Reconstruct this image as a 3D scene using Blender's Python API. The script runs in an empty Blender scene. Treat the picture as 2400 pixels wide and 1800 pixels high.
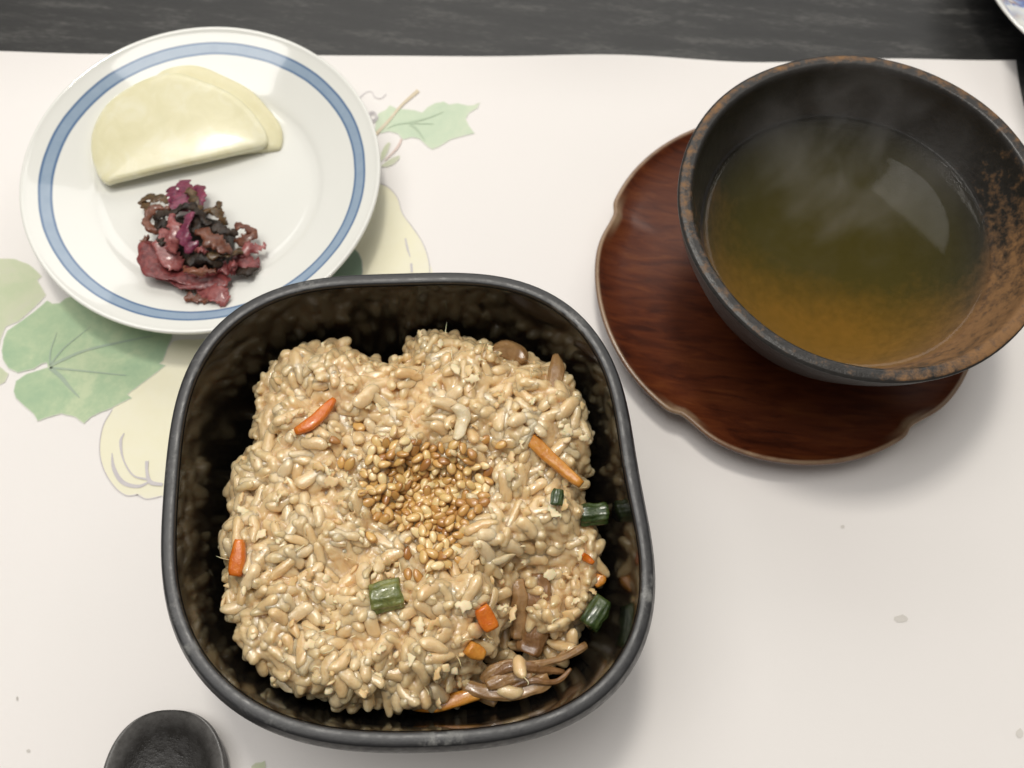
import bpy, bmesh, math, random
import numpy as np
from mathutils import Vector, Matrix, noise as mnoise
from mathutils.bvhtree import BVHTree

random.seed(7); rng = np.random.default_rng(7)
scene = bpy.context.scene
C = scene.collection
R = math.radians

# ------------------------------------------------------------------ camera
CAM_H, FPX, TILT, ROLL = 0.31, 2300.7, 0.36013696, 0.09387849
_c, _s = math.cos(TILT), math.sin(TILT)
_X, _U, FWD = Vector((1, 0, 0)), Vector((0, _c, _s)), Vector((0, _s, -_c))
CX = _X * math.cos(ROLL) + _U * math.sin(ROLL)
CU = -_X * math.sin(ROLL) + _U * math.cos(ROLL)
EYE = Vector((0, 0, CAM_H))
cam = bpy.data.cameras.new('camera'); cam_o = bpy.data.objects.new('camera', cam); C.objects.link(cam_o)
rot = Matrix((CX, CU, -FWD)).transposed()
cam_o.matrix_world = Matrix.Translation(EYE) @ rot.to_4x4()
cam.sensor_width = 36; cam.lens = FPX * 36 / 2400
cam.clip_start = 0.005; cam.clip_end = 50
cam.dof.use_dof = True; cam.dof.focus_distance = 0.262; cam.dof.aperture_fstop = 15.0
scene.camera = cam_o

# ------------------------------------------------------------------ world, lamps, exposure
w = bpy.data.worlds.new('World'); scene.world = w; w.use_nodes = True
w.node_tree.nodes['Background'].inputs[0].default_value = (1.0, 0.95, 0.88, 1)
w.node_tree.nodes['Background'].inputs[1].default_value = 0.20

def area_lamp(name, loc, target, sx, sy, power, col):
    l = bpy.data.lights.new(name, 'AREA'); l.shape = 'RECTANGLE'; l.size = sx; l.size_y = sy
    l.energy = power; l.color = col
    o = bpy.data.objects.new(name, l); C.objects.link(o); o.location = loc
    o.rotation_euler = (Vector(target) - Vector(loc)).to_track_quat('-Z', 'Y').to_euler()
    return o
area_lamp('ceiling_lamp', (-0.42, 0.20, 1.5), (-0.38, 0.2, 0), 0.8, 1.1, 12.5, (1.0, 0.975, 0.94))
area_lamp('paper_window_lamp', (-0.05, 1.3, 0.95), (-0.03, 0.12, 0), 1.7, 0.75, 8, (1.0, 0.98, 0.95))
area_lamp('added_glint_lamp', (-0.12, 0.45, 1.25), (0, 0.1, 0), 0.16, 0.16, 5.6, (1.0, 0.95, 0.86))  # unseen lamp, added to put wet glints on the rice
area_lamp('side_lamp', (1.22, 1.36, 1.68), (0.1, 0.16, 0), 0.6, 0.6, 1.9, (1.0, 0.97, 0.93))

vs = scene.view_settings
vs.view_transform = 'Standard'; vs.look = 'None'; vs.exposure = -0.03; vs.gamma = 1.0
try: vs.use_curve_mapping = False
except Exception: pass
scene.render.engine = 'CYCLES'
scene.cycles.use_denoising = True
scene.cycles.volume_bounces = 2; scene.cycles.max_bounces = 10; scene.cycles.transparent_max_bounces = 16

# ------------------------------------------------------------------ helpers
def ray(px, py):
    return (CX * (px - 1200) - CU * (py - 900) + FWD * FPX).normalized()
def at(px, py, z):
    """Point at height z seen at this place of the 2400 x 1800 photograph."""
    d = ray(px, py); t = (z - CAM_H) / d.z
    return EYE + d * t
D = 2400 / 2212.0           # the study picture I measured in was 2212 wide
def dp(x, y, z): return at(x * D, y * D, z)

def link_mesh(name, verts, faces, m, parent=None, smooth=True):
    me = bpy.data.meshes.new(name)
    me.from_pydata([tuple(v) for v in verts], [], [tuple(f) for f in faces])
    me.update()
    if smooth: me.polygons.foreach_set('use_smooth', [True] * len(me.polygons))
    if m: me.materials.append(m)
    return link_data(name, me, parent)
def link_data(name, me, parent=None):
    o = bpy.data.objects.new(name, me); C.objects.link(o)
    if parent: o.parent = parent
    return o
def tag(o, label, cat, group=None):
    o['label'] = label; o['category'] = cat
    if group: o['group'] = group
    return o
def thing(name, loc, label, cat, group=None):
    o = bpy.data.objects.new(name, None); C.objects.link(o); o.location = loc
    o.empty_display_size = 0.01
    return tag(o, label, cat, group)

def loft(rings, closed_start=False, closed_end=False):
    n = len(rings[0]); V = [p for r in rings for p in r]; F = []
    for i in range(len(rings) - 1):
        for j in range(n):
            k = (j + 1) % n
            F.append((i * n + j, i * n + k, (i + 1) * n + k, (i + 1) * n + j))
    if closed_start: F.append(tuple(reversed(range(n))))
    if closed_end: F.append(tuple((len(rings) - 1) * n + j for j in range(n)))
    return V, F
def lathe(profile, segs=96, rf=None):
    rings = []
    for r, z in profile:
        rings.append([Vector((r * (rf(a, z) if rf else 1) * math.cos(a), r * (rf(a, z) if rf else 1) * math.sin(a), z))
                      for a in [2 * math.pi * j / segs for j in range(segs)]])
    return loft(rings, True, True)
def smooth_path(pts, n):
    P = [Vector(p) for p in pts]
    if len(P) == 2: return [P[0].lerp(P[1], i / (n - 1)) for i in range(n)]
    P = [P[0] * 2 - P[1]] + P + [P[-1] * 2 - P[-2]]
    out = []; m = len(P) - 3
    for i in range(n):
        t = i / (n - 1) * m; k = min(int(t), m - 1); u = t - k
        a, b, c, d = P[k:k + 4]
        out.append(0.5 * ((2 * b) + (c - a) * u + (2 * a - 5 * b + 4 * c - d) * u * u + (3 * b - a - 3 * c + d) * u ** 3))
    return out
def profile_curve(pts, n): return [(v.x, v.y) for v in smooth_path([(a, b, 0) for a, b in pts], n)]
def interp(vals, t):
    if not isinstance(vals, (list, tuple)): return vals
    x = t * (len(vals) - 1); k = min(int(x), len(vals) - 2); u = x - k
    return vals[k] * (1 - u) + vals[k + 1] * u
def sweep(path, width, thick, n=16, seg=12, sq=2.0, twist=0.0, twist0=0.0, ruffle=0.0, rough=0.0, seed=0, cap=0.6, up=(0, 0, 1), tear=0.0, ridge=0.0):
    """A solid strip: superellipse section (width x thick, full sizes) along a smooth path."""
    P = smooth_path(path, n); rings = []
    for i, p in enumerate(P):
        t = i / (n - 1)
        T = (P[min(i + 1, n - 1)] - P[max(i - 1, 0)]).normalized()
        S = T.cross(Vector(up)).normalized(); N = S.cross(T)
        a = twist0 + twist * t
        S2 = S * math.cos(a) + N * math.sin(a); N2 = -S * math.sin(a) + N * math.cos(a)
        e = min(t, 1 - t) * (n - 1)
        k = cap + (1 - cap) * min(1, e / 1.5) if cap < 1 else 1
        W = interp(width, t) * 0.5 * k; H = interp(thick, t) * 0.5 * (0.55 + 0.45 * k)
        ring = []
        for j in range(seg):
            b = 2 * math.pi * j / seg
            cb, sb = math.cos(b), math.sin(b)
            u = math.copysign(abs(cb) ** (2 / sq), cb); v = math.copysign(abs(sb) ** (2 / sq), sb)
            g_ = 1 + ridge * math.cos(7 * b + seed + 1.5 * math.sin(t * 5 + seed)) if ridge else 1
            q = p + S2 * (W * u * g_) + N2 * (H * v * g_)
            if ruffle: q = q + N2 * ruffle * (u * abs(u)) * math.sin(t * 9 + seed * 1.7 + (1.3 if u > 0 else 0)) \
                           + S2 * ruffle * 0.8 * u * math.sin(t * 17 + seed * 2.3 + u)
            if rough: q = q + Vector(mnoise.noise_vector(q * 230 + Vector((seed * 7.3, 0, 0)))) * rough
            if tear: q = q + S2 * (u * tear * (mnoise.noise(Vector((t * 13 + seed * 3.1, 1.7 if u > 0 else 5.3, seed))) + 0.6 * mnoise.noise(Vector((t * 37 + seed, 2.2 if u > 0 else 8.1, 0)))))
            ring.append(q)
        rings.append(ring)
    return loft(rings, True, True)

# ---- material helpers
def new_mat(name, base=(0.8, 0.8, 0.8), rough=0.5, **kw):
    m = bpy.data.materials.new(name); m.use_nodes = True
    nt = m.node_tree; b = nt.nodes['Principled BSDF']
    b.inputs['Base Color'].default_value = (*base, 1); b.inputs['Roughness'].default_value = rough
    for k, v in kw.items(): b.inputs[k.replace('_', ' ')].default_value = v
    return m, nt, b
def nd(nt, t, **kw):
    n = nt.nodes.new(t)
    for k, v in kw.items():
        if k.startswith('i_'): n.inputs[k[2:].replace('_', ' ')].default_value = v
        else: setattr(n, k, v)
    return n
def noise(nt, scale, vec=None, detail=4, rough=0.55, dist=0.0):
    n = nd(nt, 'ShaderNodeTexNoise'); n.inputs['Scale'].default_value = scale
    n.inputs['Detail'].default_value = detail; n.inputs['Roughness'].default_value = rough
    n.inputs['Distortion'].default_value = dist
    if vec is not None: nt.links.new(vec, n.inputs['Vector'])
    return n
def objco(nt, scale=None, rotz=0):
    t = nd(nt, 'ShaderNodeTexCoord')
    if scale is None: return t.outputs['Object']
    mp = nd(nt, 'ShaderNodeMapping'); mp.inputs['Scale'].default_value = scale; mp.inputs['Rotation'].default_value = (0, 0, rotz)
    nt.links.new(t.outputs['Object'], mp.inputs['Vector']); return mp.outputs[0]
def ramp(nt, fac, stops, interp_='LINEAR'):
    r = nd(nt, 'ShaderNodeValToRGB'); e = r.color_ramp.elements; r.color_ramp.interpolation = interp_
    while len(e) > 1: e.remove(e[-1])
    for i, (p, c) in enumerate(stops):
        x = e[0] if i == 0 else e.new(p)
        x.position = p; x.color = (*c, 1) if len(c) == 3 else c
    nt.links.new(fac, r.inputs[0]); return r.outputs[0]
def g3(v): return (v, v, v)
def mixc(nt, fac, a, b, mode='MIX'):
    m = nd(nt, 'ShaderNodeMix', data_type='RGBA', blend_type=mode)
    for s, v in ((m.inputs[0], fac), (m.inputs[6], a), (m.inputs[7], b)):
        if isinstance(v, (int, float)): s.default_value = v
        elif isinstance(v, tuple): s.default_value = (*v, 1)
        else: nt.links.new(v, s)
    return m.outputs[2]
def math_(nt, op, a, b=0.0, clamp=False):
    m = nd(nt, 'ShaderNodeMath', operation=op, use_clamp=clamp)
    for s, v in ((m.inputs[0], a), (m.inputs[1], b)):
        if isinstance(v, (int, float)): s.default_value = v
        else: nt.links.new(v, s)
    return m.outputs[0]
def bump(nt, b, height, strength, dist=0.001):
    n = nd(nt, 'ShaderNodeBump'); n.inputs['Strength'].default_value = strength; n.inputs['Distance'].default_value = dist
    nt.links.new(height, n.inputs['Height']); nt.links.new(n.outputs[0], b.inputs['Normal'])
def sep(nt, vec):
    s = nd(nt, 'ShaderNodeSeparateXYZ'); nt.links.new(vec, s.inputs[0]); return s.outputs

# ------------------------------------------------------------------ tabletop
m, nt, b = new_mat('black_wood', rough=0.42)
co = objco(nt, (45, 420, 45), R(6)); n1 = noise(nt, 5, co, 6, 0.65)
n2 = noise(nt, 3.2, objco(nt, (9, 60, 9), R(6)), 3)
n3 = noise(nt, 2.5, objco(nt, (20, 20, 20)), 2)
streak = math_(nt, 'MULTIPLY', n1.outputs[0], n2.outputs[0])
col = ramp(nt, streak, [(0.17, (0.010, 0.010, 0.0095)), (0.28, (0.020, 0.0195, 0.0185)), (0.36, (0.075, 0.073, 0.068))])
nt.links.new(mixc(nt, math_(nt, 'MULTIPLY', n3.outputs[0], 0.6), col, (0.014, 0.014, 0.013)), b.inputs['Base Color'])
bump(nt, b, n1.outputs[0], 0.25, 0.0006)
M_table = m
V = [(-1.2, -0.7, z) for z in (0,)]
tv = []; 
bmv = [(-1.0, -0.6), (1.0, -0.6), (1.0, 0.9), (-1.0, 0.9)]
tv = [(x, y, 0) for x, y in bmv] + [(x, y, -0.03) for x, y in bmv]
tf = [(0, 1, 2, 3), (7, 6, 5, 4), (0, 4, 5, 1), (1, 5, 6, 2), (2, 6, 7, 3), (3, 7, 4, 0)]
o = link_mesh('tabletop', tv, tf, M_table, smooth=False); o['kind'] = 'structure'

# ------------------------------------------------------------------ paper placemat with printed picture
m, nt, b = new_mat('mat_paper', (0.80, 0.765, 0.735), 0.75)
co = objco(nt); n1 = noise(nt, 700, co, 5, 0.6); n2 = noise(nt, 14, co, 3)
nt.links.new(mixc(nt, n2.outputs[0], (0.835, 0.80, 0.78), (0.80, 0.775, 0.75)), b.inputs['Base Color'])
bump(nt, b, n1.outputs[0], 0.15, 0.0003)
M_paper = m
PZ = 0.0006                                            # top face of the paper
tl, tr = at(-250, 139, 0), at(2372, 146, 0)
ex = (tr - tl).normalized(); ey = Vector((-ex.y, ex.x, 0))
L, Wd = (tr - tl).length, 0.30
NX, NY = 60, 40
pv = []; pf = []
for j in range(NY + 1):
    for i in range(NX + 1):
        u, v = i / NX, (j / NY) ** 2
        p = tl + ex * (L * u) - ey * (Wd * v)
        far = max(0, 1 - v * Wd / 0.022)
        z = PZ + far * far * (0.0011 + 0.0016 * math.sin(u * 7.0 + 0.6) ** 2 + 0.0008 * math.sin(u * 23))
        edge = ey * (far * (0.0010 * math.sin(u * 5.0 + 0.3) + 0.0004 * math.sin(u * 31)))
        pv.append(Vector((p.x, p.y, z)) + edge)
for j in range(NY):
    for i in range(NX):
        a = j * (NX + 1) + i; pf.append((a, a + NX + 1, a + NX + 2, a + 1))
mat_o = link_mesh('paper_placemat', pv, pf, M_paper)
md = mat_o.modifiers.new('thickness', 'SOLIDIFY'); md.thickness = 0.00022; md.offset = -1
tag(mat_o, 'white paper placemat printed with green leaves and pale gourds under the dishes', 'placemat')

def print_mat(name, c1, c2, c3, scale=60, soft=0.84):
    m, nt, b = new_mat(name, c1, 0.75)
    co = objco(nt)
    na = noise(nt, scale, co, 4, 0.6, 0.6); nb = noise(nt, scale * 7, co, 3, 0.7); nc = noise(nt, scale * 0.45, co, 2)
    f = math_(nt, 'ADD', math_(nt, 'MULTIPLY', na.outputs[0], 0.75), math_(nt, 'MULTIPLY', nb.outputs[0], 0.25))
    col = ramp(nt, f, [(0.36, c1), (0.5, c2), (0.64, c3)])
    col = mixc(nt, math_(nt, 'SUBTRACT', nc.outputs[0], 0.25, True), col, c2)
    if soft:
        ink = nd(nt, 'ShaderNodeAttribute', attribute_name='ink').outputs['Fac']
        col = mixc(nt, math_(nt, 'MULTIPLY', ink, soft), (0.80, 0.765, 0.735), col)
    nt.links.new(col, b.inputs['Base Color'])
    return m
M_leaf = print_mat('print_green', (0.21, 0.39, 0.21), (0.32, 0.48, 0.26), (0.50, 0.60, 0.35))
M_leaf_pale = print_mat('print_pale_green', (0.43, 0.53, 0.30), (0.52, 0.57, 0.37), (0.55, 0.56, 0.43))
M_leaf_mint = print_mat('print_mint', (0.46, 0.60, 0.42), (0.53, 0.65, 0.46), (0.62, 0.70, 0.51))
M_gourd = print_mat('print_yellow', (0.80, 0.76, 0.52), (0.82, 0.79, 0.58), (0.83, 0.80, 0.64), 25)
M_dkgreen = print_mat('print_deep_green', (0.10, 0.20, 0.11), (0.14, 0.26, 0.15), (0.2, 0.3, 0.18))
M_line = print_mat('print_grey_violet', (0.50, 0.47, 0.50), (0.58, 0.55, 0.56), (0.66, 0.62, 0.62), soft=0)
M_vein = print_mat('print_vein', (0.30, 0.40, 0.32), (0.34, 0.43, 0.34), (0.40, 0.48, 0.36), soft=0)
M_vein2 = print_mat('print_pale_vein', (0.42, 0.52, 0.38), (0.46, 0.56, 0.41), (0.50, 0.60, 0.44), soft=0)
M_stem = print_mat('print_brown', (0.62, 0.50, 0.34), (0.66, 0.57, 0.42), (0.68, 0.62, 0.50), soft=0)
M_pink = print_mat('print_pink', (0.66, 0.50, 0.46), (0.70, 0.57, 0.52), (0.72, 0.62, 0.56), soft=0)
M_fleck = print_mat('print_fleck', (0.62, 0.59, 0.55), (0.66, 0.63, 0.59), (0.7, 0.67, 0.63), soft=0)
z7 = lambda x, y: (x / 2.44, 560 + y / 2.44)
z8 = lambda x, y: (700 + x / 3.318, 150 + y / 3.318)
def printed(name, pts, m, lvl, f, sm=0):
    P = [f(*p) for p in pts]
    if sm:
        q = [(x, y, 0) for x, y in P]; q = q + [q[0]]
        P = [(v.x, v.y) for v in smooth_path(q, sm)][:-1]
    z = PZ + 0.00012 + lvl * 0.00008
    W = [at(x, y, z) for x, y in P]; Q = []
    for i, a in enumerate(W):                                    # even spacing along the outline
        b_ = W[(i + 1) % len(W)]; k = max(1, int((b_ - a).length / 0.0008))
        Q += [a.lerp(b_, q / k) for q in range(k)]
    n = len(Q); area = sum(Q[i].x * Q[(i + 1) % n].y - Q[(i + 1) % n].x * Q[i].y for i in range(n)); sg = 1 if area > 0 else -1
    I = []
    for i in range(n):
        T = (Q[(i + 2) % n] - Q[i - 2]).normalized(); I.append(Q[i] + Vector((-T.y, T.x, 0)) * (0.00045 * sg))
    Q = [q + Vector((mnoise.noise(q * 900), mnoise.noise(q * 900 + Vector((9, 3, 1))), 0)) * 0.00018 for q in Q]
    o = link_mesh(name, Q + I, [(i, (i + 1) % n, n + (i + 1) % n, n + i) for i in range(n)] + [tuple(range(n, 2 * n))], m, mat_o, smooth=False)
    o.data.attributes.new('ink', 'FLOAT', 'POINT').data.foreach_set('value', [0.35] * n + [1.0] * n)
    return o
def printed_line(name, pts, width, m, lvl, f, n=24):
    z = PZ + 0.00012 + lvl * 0.00008
    P = smooth_path([at(*f(*p), z) for p in pts], n); V = []; F = []
    for i, p in enumerate(P):
        T = (P[min(i + 1, n - 1)] - P[max(i - 1, 0)]).normalized(); S = T.cross(Vector((0, 0, 1)))
        wd = interp(width, i / (n - 1)) * 0.5
        V += [p + S * wd, p - S * wd]
        if i: F.append((2 * i - 2, 2 * i - 1, 2 * i + 1, 2 * i))
    return link_mesh(name, V, F, m, mat_o, smooth=False)
printed('printed_gourd', [(960, 620), (1000, 580), (1110, 575), (1260, 600), (1500, 900), (1400, 1300), (1150, 1450), (920, 1472), (840, 1487), (790, 1462), (720, 1467), (650, 1415), (590, 1315), (568, 1200), (585, 1070), (640, 975), (700, 900), (800, 820)], M_gourd, 0, z7, 90)
printed_line('printed_outline', [(640, 978), (588, 1070), (568, 1200), (590, 1312), (650, 1412), (720, 1466), (790, 1462)], 0.00035, M_line, 2, z7)
printed_line('printed_outline', [(780, 1462), (840, 1487), (925, 1470)], 0.0003, M_line, 2, z7)
printed_line('printed_shading', [(640, 1225), (650, 1310), (700, 1390), (790, 1415), (860, 1385)], [0.0003, 0.0012, 0.0014, 0.0011, 0.0006], M_line, 2, z7)
printed_line('printed_shading', [(710, 1110), (690, 1160), (705, 1260), (760, 1350), (840, 1375)], [0.0003, 0.0010, 0.0005, 0.0005, 0.0007], M_line, 3, z7)
printed_line('printed_shading', [(840, 1270), (840, 1330), (860, 1390), (930, 1405)], [0.0012, 0.0009, 0.0014, 0.0010], M_line, 4, z7)
printed('printed_leaf', [(-60, 100), (0, 110), (80, 112), (170, 145), (225, 195), (240, 215), (215, 235), (240, 275), (265, 320), (200, 390), (110, 470), (35, 502), (10, 560), (-10, 640), (-80, 600)], M_leaf_pale, 1, z7)
printed('printed_leaf', [(-60, 700), (0, 730), (50, 770), (30, 820), (0, 835), (-60, 840)], M_leaf_pale, 1, z7)
printed('printed_leaf', [(40, 525), (120, 468), (200, 410), (270, 350), (300, 368), (340, 366), (380, 335), (450, 320), (700, 420), (990, 530), (985, 560), (960, 620), (935, 695), (912, 712), (950, 722), (900, 762), (810, 830), (730, 888), (757, 910), (700, 935), (640, 968), (560, 1000), (520, 1020), (480, 1057), (430, 1020), (350, 1000), (270, 1022), (215, 1042), (190, 1000), (130, 950), (90, 910), (75, 870), (90, 812), (150, 770), (210, 752), (272, 734), (266, 708), (235, 716), (195, 744), (100, 766), (45, 738), (15, 690), (8, 640), (18, 575)], M_leaf, 2, z7)
for pts, wd in (([(285, 725), (290, 640), (325, 535)], [0.0007, 0.0002]), ([(285, 722), (370, 620), (520, 500)], [0.0007, 0.0002]),
                ([(285, 725), (480, 640), (700, 588), (870, 555)], [0.0011, 0.0008, 0.0003]), ([(285, 735), (480, 755), (720, 780)], [0.0008, 0.0003]),
                ([(285, 735), (350, 790), (400, 850), (455, 908)], [0.0014, 0.0013, 0.0003])):
    printed_line('printed_vein', pts, wd, M_vein, 4, z7)
printed('printed_gourd', [(560, 925), (640, 930), (700, 958), (770, 1040), (808, 1160), (880, 1260), (960, 1380), (1010, 1520), (1025, 1700), (700, 1900), (300, 1800), (350, 1500), (480, 1200)], M_gourd, 0, z8, 80)
printed_line('printed_outline', [(640, 930), (700, 958), (770, 1040), (808, 1160), (880, 1260), (960, 1380), (1010, 1520), (1025, 1700)], 0.00035, M_line, 2, z8, 40)
printed_line('printed_shading', [(830, 1355), (845, 1430), (868, 1500)], [0.0006, 0.0008, 0.0003], M_line, 2, z8)
printed_line('printed_shading', [(875, 1550), (880, 1620)], [0.0008, 0.0008], M_line, 2, z8, 4)
printed('printed_leaf', [(430, 1430), (470, 1470), (495, 1530), (500, 1600), (490, 1680), (200, 1720), (250, 1500)], M_dkgreen, 3, z8)
printed('printed_leaf', [(590, 520), (600, 430), (620, 382), (680, 350), (710, 318), (760, 342), (830, 350), (900, 358), (960, 375), (1000, 335), (1060, 302), (1130, 290), (1170, 312), (1240, 303), (1310, 320), (1360, 318), (1412, 298), (1390, 345), (1330, 380), (1303, 425), (1325, 478), (1372, 540), (1290, 556), (1180, 590), (1100, 640), (1040, 667), (1000, 640), (940, 585), (880, 570), (810, 590), (775, 545), (700, 525), (640, 540)], M_leaf_mint, 1, z8)
for pts, wd in (([(860, 455), (1000, 420), (1130, 370)], [0.001, 0.0002]), ([(860, 460), (1050, 465)], [0.0007, 0.0002]),
                ([(870, 465), (930, 520), (985, 600)], [0.0012, 0.0002]), ([(860, 455), (760, 470), (690, 500)], [0.0006, 0.0002])):
    printed_line('printed_vein', pts, wd, M_vein2, 3, z8)
printed_line('printed_stem', [(590, 555), (700, 440), (800, 320), (930, 205)], [0.0013, 0.0011, 0.0010, 0.0016], M_stem, 4, z8)
printed_line('printed_stem', [(800, 580), (765, 650), (670, 750)], [0.0007, 0.0010, 0.0004], M_pink, 4, z8)
printed('printed_leaf', [(630, 750), (640, 690), (670, 630), (700, 606), (716, 616), (700, 670), (670, 730), (640, 760)], M_leaf_pale, 2, z8)
printed('printed_leaf', [(640, 790), (690, 750), (740, 722), (785, 708), (788, 735), (745, 775), (690, 802), (640, 800)], M_leaf_pale, 2, z8)
printed_line('printed_tendril', [(470, 270), (500, 238), (540, 213), (572, 222), (592, 255), (640, 266), (682, 232)], 0.0004, M_line, 2, z8, 40)
printed_line('printed_tendril', [(575 + (42 - i * 1.6) * math.cos(i * 0.7), 405 + (48 - i * 1.8) * math.sin(i * 0.7)) for i in range(18)], 0.0005, M_line, 5, z8, 70)
for cx, cy, rx, ry in ((2112, 1450, 17, 9), (2390, 1719, 9, 11), (1975, 1234, 5, 4), (66, 1760, 5, 4), (40, 1637, 3, 5)):
    printed('printed_fleck', [(cx + rx * math.cos(a * 0.7), cy + ry * (1 + 0.2 * math.sin(3 * a)) * math.sin(a * 0.7)) for a in range(9)], M_fleck, 1, lambda x, y: (x, y))
printed('printed_leaf', [(588, 1795), (598, 1787), (612, 1786), (622, 1782), (624, 1800), (630, 1830), (590, 1830)], M_leaf_pale, 1, lambda x, y: (x, y))

# ------------------------------------------------------------------ small white plate with a blue band
Z0 = PZ + 0.0003
m, nt, b = new_mat('white_glaze', (0.80, 0.80, 0.76), 0.12, Coat_Weight=0.6, Coat_Roughness=0.03)
co = objco(nt); s = sep(nt, co)
rad = math_(nt, 'SQRT', math_(nt, 'ADD', math_(nt, 'MULTIPLY', s[0], s[0]), math_(nt, 'MULTIPLY', s[1], s[1])))
wob = noise(nt, 60, co, 2); wob2 = noise(nt, 240, co, 3)
rad2 = math_(nt, 'ADD', rad, math_(nt, 'MULTIPLY', math_(nt, 'SUBTRACT', wob.outputs[0], 0.5), 0.0006))
white = mixc(nt, noise(nt, 30, co, 2).outputs[0], (0.82, 0.82, 0.775), (0.77, 0.775, 0.735))
dk, lt = (0.10, 0.18, 0.32), (0.31, 0.41, 0.55)
lt_n = mixc(nt, wob2.outputs[0], (0.25, 0.34, 0.46), (0.34, 0.43, 0.54))
def band(r0, r1, e=0.00025):
    mr = nd(nt, 'ShaderNodeMapRange', interpolation_type='SMOOTHSTEP'); nt.links.new(rad2, mr.inputs[0])
    mr.inputs[1].default_value = r0 - e; mr.inputs[2].default_value = r0 + e
    mr2 = nd(nt, 'ShaderNodeMapRange', interpolation_type='SMOOTHSTEP'); nt.links.new(rad2, mr2.inputs[0])
    mr2.inputs[1].default_value = r1 - e; mr2.inputs[2].default_value = r1 + e
    return math_(nt, 'SUBTRACT', mr.outputs[0], mr2.outputs[0], True)
colr = mixc(nt, band(0.0517, 0.0551), white, lt_n)
colr = mixc(nt, math_(nt, 'MULTIPLY', math_(nt, 'ADD', band(0.0513, 0.0520, 0.00025), band(0.0547, 0.0554, 0.00025)), 1.0), colr, dk)
nt.links.new(colr, b.inputs['Base Color'])
M_glaze = m
PC = Vector((-0.1123, 0.1770, Z0))
plate = thing('small_plate', PC, 'small round white porcelain plate with a blue ring holding pickles', 'plate')
prof = profile_curve([(0.0002, 0.0062), (0.02, 0.0062), (0.033, 0.0062), (0.0375, 0.0070), (0.0405, 0.0086), (0.046, 0.0110), (0.053, 0.0142), (0.0582, 0.0166), (0.0596, 0.0174), (0.0603, 0.0175), (0.0607, 0.0169), (0.0598, 0.0154), (0.053, 0.0112), (0.043, 0.0066), (0.036, 0.0045), (0.0345, 0.0040)], 70)
V, F = lathe(prof + [(0.02, 0.0038), (0.0002, 0.0038)], 128)
link_mesh('plate_body', V, F, M_glaze, plate)
V, F = lathe([(0.0348, 0.0043), (0.0346, 0.0004), (0.0340, 0), (0.0325, 0), (0.0318, 0.0005), (0.0314, 0.0042)], 96)
link_mesh('foot_ring', V, F[:-2], M_glaze, plate)

# ------------------------------------------------------------------ pickled radish slices
def radish_mat(name, c1, c2, c3):
    m, nt, b = new_mat(name, c1, 0.32, Subsurface_Weight=0.35, Subsurface_Scale=0.004, Coat_Weight=0.45, Coat_Roughness=0.18)
    b.inputs['Subsurface Radius'].default_value = (1, 0.9, 0.6)
    co = objco(nt); na = noise(nt, 130, co, 4, 0.6, 0.8); nb = noise(nt, 45, co, 2)
    f = math_(nt, 'ADD', math_(nt, 'MULTIPLY', na.outputs[0], 0.5), math_(nt, 'MULTIPLY', nb.outputs[0], 0.5))
    nt.links.new(ramp(nt, f, [(0.35, c1), (0.5, c2), (0.62, c3)]), b.inputs['Base Color'])
    bump(nt, b, noise(nt, 500, co, 3).outputs[0], 0.08, 0.0004)
    return m
M_rad = radish_mat('radish_flesh', (0.68, 0.64, 0.41), (0.735, 0.695, 0.47), (0.78, 0.75, 0.56))
M_rad2 = radish_mat('radish_flesh_under', (0.68, 0.63, 0.40), (0.72, 0.675, 0.44), (0.75, 0.71, 0.49))
def slice_solid(name, outline, tilt_fun, thick, m, label, zref):
    P = smooth_path([(x, y, 0) for x, y in outline + outline[:1]], 110)[:-1]
    pts = [at(p.x, p.y, zref) for p in P]
    for _ in range(4): pts = [at(p.x, p.y, tilt_fun(q)) for p, q in zip(P, pts)]
    c = sum(pts, Vector()) / len(pts)
    rings = []
    for k, dz in ((0.0, 0), (0.2, 0), (0.4, 0), (0.55, 0), (0.7, 0), (0.8, 0), (0.90, 0), (0.98, -0.04), (1.0, -0.16), (1.0, -0.85), (0.985, -0.97), (0.9, -1.0), (0.0, -1.0)):
        ring = []
        for p in pts:
            q = c.lerp(p, max(k, 0.002)); q.z = tilt_fun(q) + thick * dz + (0.0009 * (1 - k ** 3) if dz > -0.9 else 0)
            ring.append(q - c)
        rings.append(ring)
    V, F = loft(rings, True, True)
    F = [tuple(reversed(f)) for f in F]
    o = link_mesh(name, V, F, m); o.location = c
    return tag(o, label, 'pickle', 'pickled radish slices')
zz = lambda x, y: (180 + x / 4.254, 120 + y / 4.254)
lo = [(700, 330), (850, 190), (1050, 135), (1240, 148), (1450, 235), (1720, 375), (1900, 560), (2020, 720), (2048, 830), (2030, 950), (1960, 975), (1750, 985), (1500, 1015), (1100, 1050), (900, 800)]
hi = [(135, 960), (150, 800), (230, 610), (360, 460), (540, 340), (720, 255), (900, 215), (1060, 222), (1250, 290), (1480, 385), (1680, 530), (1820, 700), (1890, 830), (1870, 925), (1680, 975), (1500, 1018), (1250, 1075), (900, 1150), (600, 1225), (380, 1278), (290, 1300), (215, 1240), (160, 1100)]
fl = lambda q: Z0 + 0.0108 - 2.5 * (q.x - PC.x + 0.008) ** 2 + 0.11 * (q.y - PC.y - 0.02) - 0.06 * (q.x - PC.x)
slice_solid('pickled_radish_slice', [zz(*p) for p in lo], lambda q: fl(q) + 0.0006, 0.0028, M_rad2, 'lower pale yellow half-moon radish slice, mostly hidden under the other slice', Z0 + 0.0124)
slice_solid('pickled_radish_slice', [zz(*p) for p in hi], lambda q: fl(q) + 0.0032, 0.0028, M_rad, 'upper pale yellow half-moon radish slice lying on the small plate', Z0 + 0.0150)

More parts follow.
